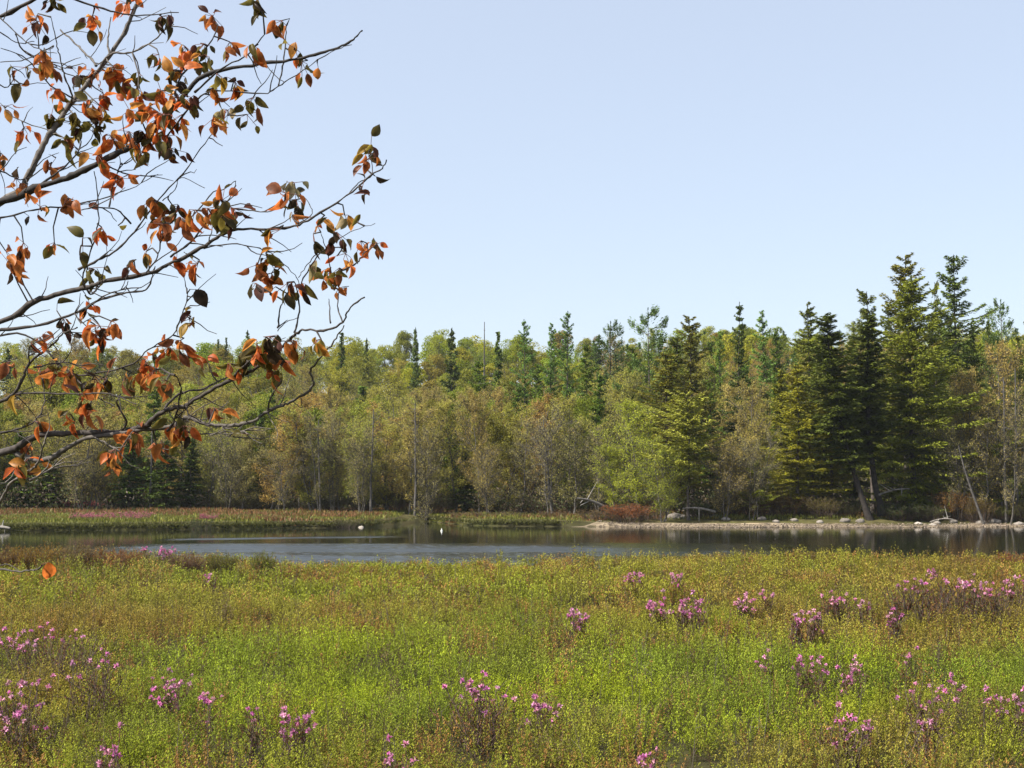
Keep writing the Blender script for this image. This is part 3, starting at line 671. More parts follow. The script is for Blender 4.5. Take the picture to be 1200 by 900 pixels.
ROCKS = [(424, 80.3, .15, 1.5, 'small whitish rock at the waterline left of the inlet'),
 (790, 84.5, .42, .9, 'largest pale boulder where the gravel beach begins'), (797, 85, .3, 1.0, 'second pale boulder leaning on the largest one'),
 (812, 85, .34, .75, 'grey boulder right of the two pale ones at the head of the beach'), (838, 84.6, .32, .7, 'flat grey stone under the driftwood trunk'),
 (852, 83.2, .22, 1.1, 'pale stone on the middle of the beach'), (893, 83.8, .28, .7, 'brownish grey stone below the low bright hemlock'),
 (908, 83.2, .2, 1.0, 'small tan stone right of the brownish grey one'), (930, 83.4, .22, .9, 'tan stone on the beach below the olive bushy spruce'),
 (958, 83.2, .2, 1.1, 'small pale stone left of the leaning spruce roots'), (988, 83.4, .3, .7, 'grey boulder at the foot of the leaning spruce'),
 (1008, 83, .26, .8, 'grey stone right at the roots of the leaning spruce'), (1076, 82.2, .2, 1.7, 'whitest small stone in the shade of the broad spruce'),
 (1088, 82.4, .24, 1.2, 'pale stone right beside the whitest one'), (1100, 82.6, .22, 1.1, 'pale flat stone left of the thin driftwood stick'),
 (1120, 83, .25, .6, 'dark stone right of the thin driftwood stick'), (1150, 83.2, .3, 1.1, 'pale boulder at the foot of the leaning pale dead trunk'),
 (1168, 83.3, .34, .8, 'lichened grey boulder below the thin pale dead trunks'), (1190, 83.1, .26, 1.1, 'pale stone nearest the right edge')]
for a_ in ROCKS: rock(*a_)
# pebbles
r = np.random.default_rng(8); n = 2600; X = r.uniform(gx(700, 82), 46, n); Yp = far_edge(X) - .3 + r.random(n) ** 1.3 * 2.0
b = MB(); s = r.uniform(.03, .085, n) * r.uniform(.6, 1.3, n)
z = ground_z(X, Yp) + .04
for k in range(3):
    c = np.stack([X, Yp, z + s * .25], 1); d = np.stack([np.cos(k * 2.1 + X), np.sin(k * 2.1 + X), 0 * X], 1)
    nn = nrm(np.stack([-np.sin(k * 2.1 + X), np.cos(k * 2.1 + X), 1.2 + 0 * X], 1))
    b.cards(c, d, nn, s * 2, s * 1.3, np.array([.42, .34, .26]) * r.uniform(.5, 1.3, (n, 1)), 0)
tag(link("pebbles", b.build("pebbles", [M_rock])), "loose pebbles scattered over the gravel beach", "pebbles", None, "stuff")

# float on the lake
b = MB(); X = gx(518, 74); th = np.linspace(0, 2 * math.pi, 14, endpoint=False)
prof = [(.01, -.12), (.11, -.08), (.15, .02), (.13, .12), (.07, .19), (.045, .26), (.045, .34), (.01, .36)]
v = np.array([[rr * math.cos(t), rr * math.sin(t), z] for rr, z in prof for t in th]) * .4; k = len(th)
q = [[i * k + j, i * k + (j + 1) % k, (i + 1) * k + (j + 1) % k, (i + 1) * k + j] for i in range(len(prof) - 1) for j in range(k)]
b.add(v, q, (.8, .8, .72)); tag(link('lake_float', b.build('lake_float', [M_rock], True), None, (X, 74, 0.0)), 'small white float sitting on the lake off the inlet', 'float')

# ------------------------------------------------------------------ far shore ground cover
r = np.random.default_rng(12); b = MB()
n = 100000; px = r.uniform(-350, 1520, n); D0 = r.uniform(0, 1, n) ** 1.1
X0 = gx(px, 80); fe = far_edge(X0); bch = smooth(660, 740, px)
Dd = fe + .1 + bch * 3.6 + D0 * np.where(px < 700, 22, 14); X = gx(px, Dd); Dd = np.maximum(Dd, far_edge(X) + .1 + bch * 3.4)
z = ground_z(X, Dd); hgt = r.uniform(.05, .17, n) * (1 + .8 * (fbm(X * .4, Dd * .4, 6) > .55))
nz = fbm(X * .25, Dd * .5, 14)[:, None]; dd = (Dd - fe)[:, None]
colA = np.array([.21, .21, .035]); colB = np.array([.24, .12, .05]); colC = np.array([.12, .14, .03])
t = smooth(.42, .58, nz + .026 * dd - .15); col = colA * (1 - t) + colB * t; col = np.where(r.random((n, 1)) < .25, colC, col) * r.uniform(.6, 1.25, (n, 1))
c = np.stack([X, Dd, z + hgt / 2], 1); d = nrm(np.stack([r.normal(0, .35, n), r.normal(0, .35, n), np.ones(n)], 1))
b.cards(c, d, r.normal(0, 1, (n, 3)) * np.array([1, 1, .2]), hgt * 1.2, .06, col)
# sedge hanging over the undercut bank
n = 5000; px = r.uniform(-60, 660, n); X = gx(px, 76); Dd = far_edge(X) + r.uniform(-.15, .35, n); z = ground_z(X, Dd)
c = np.stack([X, Dd, np.maximum(z, .12) + .12], 1); d = nrm(np.stack([r.normal(0, .4, n), -.6 + r.normal(0, .3, n), r.normal(.5, .5, n)], 1))
b.cards(c, d, r.normal(0, 1, (n, 3)), .3, .05, np.array([.13, .13, .035]) * r.uniform(.5, 1.2, (n, 1)))
tag(link("shore_grass", b.build("shore_grass", [M_grass])), "strip of yellow green sedge and low heath along the far bank", "grass", None, "stuff")

# shrubs of the far shore
FS = [(105, 79.5, 598, 44, (2.3, .75, 1.5), 'pink flowering shrub clump on the left far bank', 'flowering_shrub'),
 (152, 80, 598, 62, (2.0, .8, .7), 'rusty red shrub on the left far bank right of the pink clump', 'shrub'),
 (245, 80, 600, 30, (2.1, .75, 1.1), 'small pinkish shrub on the far bank right of the dark firs', 'flowering_shrub'),
 (315, 80, 602, 28, (2.0, .85, .7), 'small rusty shrub on the far bank below the reddish maples', 'shrub'),
 (238, 76.5, 606, 34, (.7, .8, .6), 'dark low bush at the waterline of the left bank', 'shrub'),
 (405, 79.5, 606, 40, (1.1, .9, .7), 'dull brown bush at the waterline left of the inlet', 'shrub'),
 (555, 88, 598, 60, (1.5, .9, .6), 'brown orange shrub just right of the inlet', 'shrub'),
 (600, 87, 598, 56, (1.4, 1.0, .6), 'tan shrub on the bank below the grey dead trunk', 'shrub'),
 (648, 87, 597, 50, (1.7, .85, .8), 'reddish shrub left of the pale fallen trunk', 'shrub'),
 (700, 85, 594, 56, (1.6, .9, .7), 'russet shrub beneath the low lime hemlock', 'shrub'),
 (735, 84, 588, 66, (1.8, .8, .75), 'tallest rusty red shrub at the left end of the beach', 'shrub'),
 (762, 84.5, 593, 46, (1.3, 1.0, .55), 'orange brown shrub right of the tallest rusty one', 'shrub'),
 (820, 85, 588, 46, (.55, .65, .55), 'dark green bush behind the grey boulders', 'shrub'),
 (855, 86, 582, 56, (.9, .75, .7), 'brown grey bush behind the middle of the beach', 'shrub'),
 (890, 85.5, 576, 60, (1.3, .8, .7), 'purplish brown twiggy bush below the tan budding trees', 'shrub'),
 (925, 85.5, 578, 54, (1.4, .85, .6), 'russet twiggy bush below the olive bushy spruce', 'shrub'),
 (960, 85, 580, 50, (1.1, .9, .6), 'olive brown bush left of the leaning trunks', 'shrub'),
 (990, 85.5, 588, 34, (.9, .9, .6), 'small olive bush touching the leaning trunk', 'shrub'),
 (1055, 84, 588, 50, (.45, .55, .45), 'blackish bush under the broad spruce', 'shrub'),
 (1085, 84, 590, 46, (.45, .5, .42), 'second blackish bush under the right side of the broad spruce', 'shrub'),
 (1118, 85, 572, 56, (1.6, .8, .55), 'orange brown twiggy bush right of the broad spruce', 'shrub'),
 (1145, 84, 580, 44, (1.3, .9, .5), 'tan bush behind the leaning pale dead trunk', 'shrub'),
 (1172, 84.5, 590, 40, (1.0, 1.1, .5), 'low green bush under the thin pale dead trunks', 'shrub'),
 (1200, 84.5, 584, 50, (.8, .75, .6), 'dark brown bush cut by the right edge', 'shrub'),
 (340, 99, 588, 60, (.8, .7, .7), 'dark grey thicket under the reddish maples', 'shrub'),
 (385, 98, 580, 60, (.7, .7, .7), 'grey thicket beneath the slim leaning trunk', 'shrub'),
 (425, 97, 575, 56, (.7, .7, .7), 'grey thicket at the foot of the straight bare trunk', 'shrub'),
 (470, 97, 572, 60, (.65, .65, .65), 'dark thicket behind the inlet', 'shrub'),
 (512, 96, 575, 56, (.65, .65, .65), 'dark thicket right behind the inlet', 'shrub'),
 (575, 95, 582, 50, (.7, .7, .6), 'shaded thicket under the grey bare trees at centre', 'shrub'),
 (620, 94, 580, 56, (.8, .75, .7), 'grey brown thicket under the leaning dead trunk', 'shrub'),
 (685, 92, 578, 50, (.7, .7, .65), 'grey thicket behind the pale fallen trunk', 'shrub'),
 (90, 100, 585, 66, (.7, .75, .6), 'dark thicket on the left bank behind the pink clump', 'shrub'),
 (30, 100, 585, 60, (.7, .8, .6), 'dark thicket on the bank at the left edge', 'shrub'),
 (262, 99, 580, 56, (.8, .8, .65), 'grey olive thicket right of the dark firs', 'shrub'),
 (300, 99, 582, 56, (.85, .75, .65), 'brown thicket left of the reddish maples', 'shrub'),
]
for i, (px, D, yt, w, tn, lb, nm) in enumerate(FS):
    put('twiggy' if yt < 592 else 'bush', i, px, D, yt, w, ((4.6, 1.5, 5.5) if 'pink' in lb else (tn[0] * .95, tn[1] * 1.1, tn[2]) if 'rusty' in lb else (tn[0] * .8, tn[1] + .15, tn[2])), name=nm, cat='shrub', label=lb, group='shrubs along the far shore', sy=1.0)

# ------------------------------------------------------------------ bog foreground: heath ground cover
def photo_xy(x, y): return 600 + x / y * F, 568 + 1.75 * F / y
def zonecol(x, y, r):
    """own colours of the plants of each patch (linear)"""
    n = len(x); u, v = photo_xy(x, y)
    n1 = fbm(x * .35, y * .35, 201, 3); n2 = fbm(x * 1.1 + 9, y * 1.1, 202, 2); n3 = fbm(x * .8, y * .3 + 4, 203, 2)
    GR = np.array([.15, .215, .022]); YL = np.array([.27, .32, .022]); OLi = np.array([.23, .23, .03]); BRw = np.array([.24, .13, .045]); DKr = np.array([.10, .075, .04]); TN = np.array([.29, .235, .05])
    def mix(a, b_, t): t = np.clip(t, 0, 1)[:, None]; return a * (1 - t) + b_ * t
    green = smooth(710, 745, v + (n1 - .5) * 70 ) * (1 - .75 * smooth(800, 850, v + (n3 - .5) * 60))
    green = green * (1 - .6 * np.exp(-((u - 1090) / 130) ** 2 - ((v - 700) / 40) ** 2))
    base = mix(np.repeat(OLi[None], n, 0), TN, smooth(.52, .7, n3))
    base = mix(base, np.repeat(GR[None], n, 0), green * (.75 + .4 * (n2 - .5)))
    base = mix(base, np.repeat(GR[None], n, 0), .45 * smooth(.5, .65, n1))
    base = mix(base, np.repeat(YL[None], n, 0), smooth(.55, .68, n2) * (.25 + .75 * green))
    for (bu, bv, su, sv, k, cc) in [(370, 765, 50, 25, .7, YL), (880, 745, 35, 22, .6, YL), (1000, 740, 60, 14, .35, YL), (420, 700, 200, 12, .6, TN), (120, 715, 130, 16, .6, BRw),
                                   (60, 780, 90, 50, .55, BRw), (1120, 700, 110, 28, .55, BRw), (1080, 820, 90, 25, .4, BRw), (100, 652, 110, 14, .85, DKr * 1.5), (870, 680, 120, 18, .3, BRw), (560, 830, 60, 16, .4, BRw),
                                   (800, 650, 160, 8, .5, TN), (330, 655, 90, 8, .3, DKr), (1120, 660, 120, 14, .45, BRw)]:
        base = mix(base, np.repeat(cc[None], n, 0), k * np.exp(-((u - bu) / su) ** 2 - ((v - bv) / sv) ** 2) * (.6 + .8 * n2))
    sp = r.random(n)
    base = np.where((sp < .05 + .1 * (1 - green))[:, None], BRw * r.uniform(.8, 1.3, (n, 1)), base)
    base = np.where(((sp > .955))[:, None], DKr * 1.2, base)
    return base
def heath(bush_density, y0, y1, shoots, leaves, ll, lw, seed, b):
    r = np.random.default_rng(seed)
    area = (y1 - y0) * (.74 * (y0 + y1) / 2 + 6.5)
    n = int(area * bush_density * 1.3)
    y = r.uniform(y0, y1, n); x = r.uniform(-1, 1, n) * (.37 * y1 + 3.3); keep = (np.abs(x) < .37 * y + 3.3) & (y < near_edge(x) + .3); x, y = x[keep], y[keep]; n = len(x)
    u, v = photo_xy(x, y)
    hb = .15 + .42 * fbm(x * .45, y * .45, 301, 2) ** 1.3 + r.random(n) ** 3 * .24
    hb += .30 * np.exp(-((u - 90) / 110) ** 2 - ((y - 32) / 4.5) ** 2) + .12 * np.exp(-((u - 1120) / 150) ** 2 - ((y - 24) / 7) ** 2)
    hb *= 1 - .25 * np.exp(-((u - 420) / 70) ** 2 - ((y - 33) / 3.) ** 2)
    rb = r.uniform(.12, .24, n) + r.random(n) ** 4 * .2
    cb = zonecol(x, y, r) * r.uniform(.7, 1.35, (n, 1)) * np.array([1.18, 1.17, .92])
    S = shoots; N = n * S
    th = r.uniform(0, 6.283, (n, S)); rr = np.sqrt(r.random((n, S)))
    bx = (x[:, None] + np.cos(th) * rr * rb[:, None] * .6).ravel(); by = (y[:, None] + np.sin(th) * rr * rb[:, None] * .6).ravel()
    bz = ground_z(bx, by) - .02
    hs = (hb[:, None] * (1 - .58 * rr ** 2) * r.uniform(.8, 1.08, (n, S))).ravel()
    tx = (np.cos(th) * rr * rb[:, None] * .7).ravel() + r.normal(0, .03, N); ty = (np.sin(th) * rr * rb[:, None] * .7).ravel() + r.normal(0, .03, N)
    a = np.stack([bx, by, bz], 1); t = np.stack([bx + tx, by + ty, bz + hs], 1)
    tk = ll * .045
    b.segs(a, t, tk * 1.2, tk * .7, np.array([.11, .075, .05]), 0, 3)
    M = N * leaves; pk = np.repeat(np.arange(N), leaves); f = np.tile((np.arange(leaves) + .5) / leaves, N) + r.uniform(-.5, .5, M) / leaves
    f = 1 - (1 - f) * .72
    c = a[pk] + (t[pk] - a[pk]) * f[:, None] ; ph = r.uniform(0, 6.283, M)
    out = np.stack([np.cos(ph), np.sin(ph), r.uniform(.2, 1.4, M)], 1); out = nrm(out)
    c = c + out * ll * .4 + r.normal(0, ll * .25, (M, 3))
    col = np.repeat(np.repeat(cb, S, 0), leaves, 0) * r.uniform(.8, 1.2, (M, 1)) * (.85 + .2 * f[:, None])
    nn = nrm(np.stack([-np.cos(ph) * .6, -np.sin(ph) * .6, np.ones(M)], 1) + r.normal(0, .3, (M, 3)))
    b.cards(c, out, nn, ll * r.uniform(.7, 1.3, M), lw * r.uniform(.7, 1.3, M), col, 0, .12)
b = MB()
heath(18, 4.5, 8.0, 15, 26, .020, .0075, 1, b)
heath(19, 8.0, 14, 15, 26, .022, .0085, 2, b)
heath(15, 14, 23, 12, 18, .031, .012, 3, b)
heath(10, 23, 39.5, 9, 12, .052, .021, 4, b)
# bare dead sprigs standing out of the carpet
r = np.random.default_rng(9); n = 1500; y = 5 + 27 * r.random(n) ** .8; x = r.uniform(-1, 1, n) * (.37 * y + 3); a = np.stack([x, y, ground_z(x, y)], 1)
e = a + np.stack([r.normal(0, .08, n), r.normal(0, .08, n), r.uniform(.3, .62, n)], 1); mid = (a + e) / 2 + r.normal(0, .03, (n, 3))
tw = np.where(r.random((n, 1)) < .5, np.array([[.22, .18, .14]]), np.array([[.12, .07, .05]]))
b.segs(a, mid, .003, .0025, tw, 0, 3); b.segs(mid, e, .0025, .0012, tw, 0, 3)
for k in range(3):
    s = mid + (e - mid) * r.random((n, 1)); b.segs(s, s + nrm(r.normal(0, 1, (n, 3)) + np.array([0, 0, 1.2])) * r.uniform(.04, .12, (n, 1)), .0018, .001, tw, 0, 3)
tag(link("bog_heath", b.build("bog_heath", [M_heath])), "low green and brown heath shrubs carpeting the bog in the foreground", "heath", None, "stuff")

# rhodora shrubs with pink flowers, one by one
def rhodora(px, py, w, label, flowers=26, hgt=None, dens=1.0, pink=(.78, .31, .52), dark=False, D=None, leafy=1.1):
    r = np.random.default_rng(int(px * 13 + py)); top_z = None
    hgt = hgt or .62
    if w < 46: hgt = min(hgt, .46)
    hgt = min(hgt, .64)
    if D is None:
        D = 12.
        for _ in range(12):
            D = F * (CAMZ - (gz(gx(px, D), D) + hgt * .92)) / (py - 568)
    X = gx(px, D); z0 = gz(X, D); Rw = w / 2 / F * D * (.75 if w < 46 else 1)
    root = bpy.data.objects.new('flowering_shrub', None); scene.collection.objects.link(root); root.location = (X, D, z0)
    near = D < 16
    st = MB(); fl = MB(); lf = MB(); n = int((16 + Rw * 60) * dens)
    th = r.uniform(0, 6.283, n); rr = np.sqrt(r.random(n)) * Rw
    a = np.stack([np.cos(th) * rr * .55, np.sin(th) * rr * .55, -.05 + 0 * th], 1)
    hh = hgt * r.uniform(.35, 1.02, n); t = np.stack([np.cos(th) * rr, np.sin(th) * rr, hh], 1) + r.normal(0, min(.07, Rw * .3), (n, 3)) * np.array([1, 1, .4])
    m = (a + t) / 2 + r.normal(0, .045, (n, 3)); bk = np.array([.13, .085, .07]) if not dark else np.array([.1, .07, .06])
    k1 = 1 if near else 1.5
    st.segs(a, m, .0045 * k1, .0035 * k1, bk, 0, 4); st.segs(m, t, .0035 * k1, .002 * k1, bk, 0, 4)
    k = n * 4; pk = r.integers(0, n, k); s = m[pk] + (t[pk] - m[pk]) * r.random((k, 1)); e = s + nrm(r.normal(0, 1, (k, 3)) + np.array([0, 0, 1.6])) * r.uniform(.05, .16, (k, 1))
    st.segs(s, e, .0025 * k1, .0015 * k1, bk * 1.1, 0, 3)
    # small reddish unfolding leaves
    q = int(k * 7 * leafy) + 10; pk = r.integers(0, k, q); c = s[pk] + (e[pk] - s[pk]) * r.uniform(.3, 1.1, (q, 1))
    cc = np.where(r.random((q, 1)) < .55, np.array([[.22, .09, .05]]), np.array([[.15, .15, .04]])) * r.uniform(.6, 1.3, (q, 1))
    lf.cards(c, nrm(r.normal(0, 1, (q, 3)) + np.array([0, 0, 1.])), r.normal(0, 1, (q, 3)), .026 * k1, .010 * k1, cc)
    # blossoms: each is a loose head of narrow petals
    tips = np.concatenate([t, e]); flowers = int(flowers * (1.25 if w < 46 else .95) + .5)
    order = np.argsort(-tips[:, 2] + np.hypot(tips[:, 0] - r.normal(0, Rw * .3), tips[:, 1]) * .4 + r.normal(0, .06, len(tips)))[:max(int(flowers * 1.8), 4)]
    pick = r.choice(order, min(flowers, len(order)), replace=False)
    g = 14
    for i in pick:
        hs = r.uniform(.010, .021) * (1 if near else 1.5)
        d = nrm(r.normal(0, 1, (g, 3)) + np.array([0, -.2, .5])); c = tips[i] + d * hs * .8
        fl.cards(c, d, r.normal(0, 1, (g, 3)), hs * 1.9, hs * .8, np.array(pink) * r.uniform(.6, 1.3, (g, 1)) * r.uniform(.75, 1.15) * np.array([1, r.uniform(.75, 1.4), r.uniform(.9, 1.1)]), 0, .2)
    link('stems', st.build('stems', [M_barkn]), root); link('leaves', lf.build('leaves', [M_heath]), root)
    if flowers: link('blossoms', fl.build('blossoms', [M_petal]), root)
    tag(root, label, 'shrub', 'pink flowering shrubs in the bog')
RH = [
 (62, 745, 125, 'large twiggy pink flowering shrub filling the lower left corner', 44, .75, 1.9),
 (18, 800, 70, 'pink flowering shrub low at the left edge below the large twiggy one', 26, .6, 1.2),
 (112, 772, 56, 'reddish twiggy shrub with a few pink blossoms right of the large corner shrub', 10, .6, 1.2),
 (42, 825, 60, 'pink flowering shrub nearest the lower left corner', 20, .5, 1.),
 (206, 795, 40, 'small compact pink shrub alone in the green left foreground', 26, .5, .7),
 (242, 818, 28, 'small pale pink shrub just below and right of the compact one', 9, .5, .7),
 (345, 838, 40, 'low pink shrub at the bottom left of centre', 14, .45, .7),
 (300, 828, 34, 'sparse shrub with two or three pink blossoms left of the low pink one', 4, .45, .7),
 (566, 806, 96, 'wide reddish shrub with pink blossoms at the bottom centre', 26, .55, 1.3),
 (637, 820, 34, 'small pink shrub touching the right end of the wide centre shrub', 14, .45, .7),
 (680, 717, 32, 'lone pink shrub in the middle of the bog', 16, .5, .8),
 (744, 673, 26, 'small pink shrub far back right of centre near the water', 18, .5, .9),
 (790, 676, 22, 'small pink shrub far back just right of the similar one', 12, .5, .9),
 (770, 705, 40, 'left part pink shrub of the long pink row right of centre', 18, .5, .9),
 (808, 704, 46, 'brightest pink shrub of the long row right of centre', 34, .5, .9),
 (870, 703, 32, 'mauve pink shrub with dark stems right of the brightest one', 14, .6, 1.2),
 (898, 700, 26, 'twiggy shrub with scattered pink blossoms right of the mauve one', 6, .6, 1.2),
 (930, 724, 24, 'small pink shrub in front of the twiggy row at right', 9, .45, .8),
 (950, 720, 22, 'small pink shrub beside its near twin in front of the twiggy row', 9, .45, .8),
 (978, 702, 36, 'brownish shrub with pink blossoms above the twin small pink shrubs', 10, .6, 1.2),
 (1008, 705, 30, 'brown twiggy shrub with few pale blossoms left of the dark twiggy group', 4, .6, 1.3),
 (1042, 722, 24, 'pale pink shrub below the dark twiggy group at right', 6, .45, .8),
 (1072, 690, 70, 'dark twiggy shrub with pink blossoms at the left of the right hand group', 10, .75, 1.8),
 (1118, 688, 70, 'dark twiggy shrub in the middle of the right hand group', 14, .75, 1.8),
 (1160, 690, 64, 'dark purple twiggy shrub with mauve blossoms right of middle in that group', 22, .75, 1.8),
 (1194, 678, 50, 'bright pink shrub at the right edge behind the twiggy group', 26, .65, 1.2),
 (1090, 672, 22, 'small pink shrub far back behind the dark twiggy group', 12, .5, .9),
 (895, 776, 22, 'single pink shrub in the green right foreground, farthest left there', 5, .4, .7),
 (936, 774, 26, 'pink shrub in the green right foreground, right of the farthest left one', 9, .4, .7),
 (956, 780, 20, 'small deep pink shrub just right of its paler neighbour', 6, .4, .7),
 (997, 770, 26, 'pink shrub standing above another in the right foreground', 10, .42, .7),
 (992, 788, 24, 'pink shrub directly below the one in the right foreground', 10, .4, .7),
 (1060, 768, 16, 'tiny single pink shrub right of centre of the right foreground', 4, .4, .7),
 (1083, 808, 64, 'reddish shrub with pink blossoms at the lower right', 20, .5, 1.2),
 (988, 830, 54, 'pink shrub at the bottom edge right of centre', 22, .45, .9),
 (1078, 842, 30, 'small pink shrub at the bottom below the reddish one', 8, .4, .7),
 (1158, 824, 34, 'pale pink shrub near the lower right corner', 8, .42, .7),
 (1187, 818, 16, 'tiny pink shrub nearest the lower right corner', 5, .42, .7),
 (197, 634, 30, 'deep pink shrub against the water at the left bank edge', 26, .75, 1.2),
 (172, 637, 20, 'small pink shrub against the water just left of the deep pink one', 8, .7, 1.2),
 (250, 680, 26, 'faint pink shrub far back left of centre', 5, .4, .8),
 (470, 880, 40, 'low pink shrub at the very bottom left of centre', 8, .42, .8), (760, 885, 44, 'low pink shrub at the very bottom right of centre', 10, .42, .8), (130, 880, 40, 'low pink shrub at the very bottom left', 10, .42, .8),
]
for px, py, w, lb, fn, hg, de in RH:
    rhodora(px, py, w, lb, fn, hg, de, D=34.5 if py < 640 else None, dark='dark' in lb)

# taller brown bushes hiding the water at the left end of the near bank
for i, (px, yt, w, lb) in enumerate([(10, 640, 60, 'brown bush at the near water edge, farthest left'), (48, 636, 66, 'tan brown bush at the near water edge behind the orange leaf'),
        (95, 638, 70, 'grey brown bush at the near water edge right of the orange leaf'), (140, 640, 60, 'reddish brown bush at the near water edge left of the pink shrubs'),
        (222, 646, 50, 'purplish twiggy bush at the near water edge right of the pink shrubs'), (262, 646, 40, 'grey green bush at the near water edge'),
        (310, 645, 36, 'low green bush sticking up at the near water edge'), (1140, 650, 60, 'brown bush at the near water edge by the right side'), (1185, 646, 60, 'reddish bush at the near water edge, farthest right'), (940, 643, 30, 'small tan bush poking above the right near water edge')]):
    put('heathbush', i, px, 31.5 if px < 400 else 35.5, yt, w, [(1.1, .85, .65), (1.3, 1.05, .5), (.9, .8, .7), (1.2, .72, .55), (.85, .65, .75), (.8, 1.0, .5), (.9, 1.25, .4), (1.2, .9, .5), (1.3, .7, .5), (1.3, 1.15, .5)][i], name='heath_bush', cat='shrub', label=lb, group='taller bushes at the near water edge')

# ------------------------------------------------------------------ foreground tree at the left
TREE = bpy.data.objects.new('warm_leafy_tree', None)
TREE.name = 'broadleaf_tree'
scene.collection.objects.link(TREE); TX, TY = -2.75, 4.4; TREE.location = (TX, TY, gz(TX, TY))
tag(TREE, 'near tree leaning in from the left with orange and olive young leaves', 'tree')
OFF = np.array([TX, TY, gz(TX, TY)])
rb = np.random.default_rng(77)
BK = np.array([.062, .05, .042]); BKD = np.array([.04, .034, .03]); BKP = np.array([.14, .12, .10])
b = MB(); zs = np.linspace(-.2, 5.4, 16)
tk = np.stack([.10 * np.sin(zs * .9) + .04 * zs, .05 * np.cos(zs * 1.3), zs], 1)
b.tube(tk, np.linspace(.13, .05, 16), BK, 0, 12); link('trunk', b.build('trunk', [M_barkn], True), TREE)
def catmull(pts, m=6):
    pts = np.asarray(pts, float); p = np.vstack([2 * pts[0] - pts[1], pts, 2 * pts[-1] - pts[-2]]); out = []
    for i in range(1, len(p) - 2):
        for t in np.linspace(0, 1, m, endpoint=False):
            out.append(.5 * ((2 * p[i]) + (-p[i - 1] + p[i + 1]) * t + (2 * p[i - 1] - 5 * p[i] + 4 * p[i + 1] - p[i + 2]) * t * t + (-p[i - 1] + 3 * p[i] - 3 * p[i + 1] + p[i + 2]) * t ** 3))
    out.append(p[-2]); return np.array(out)
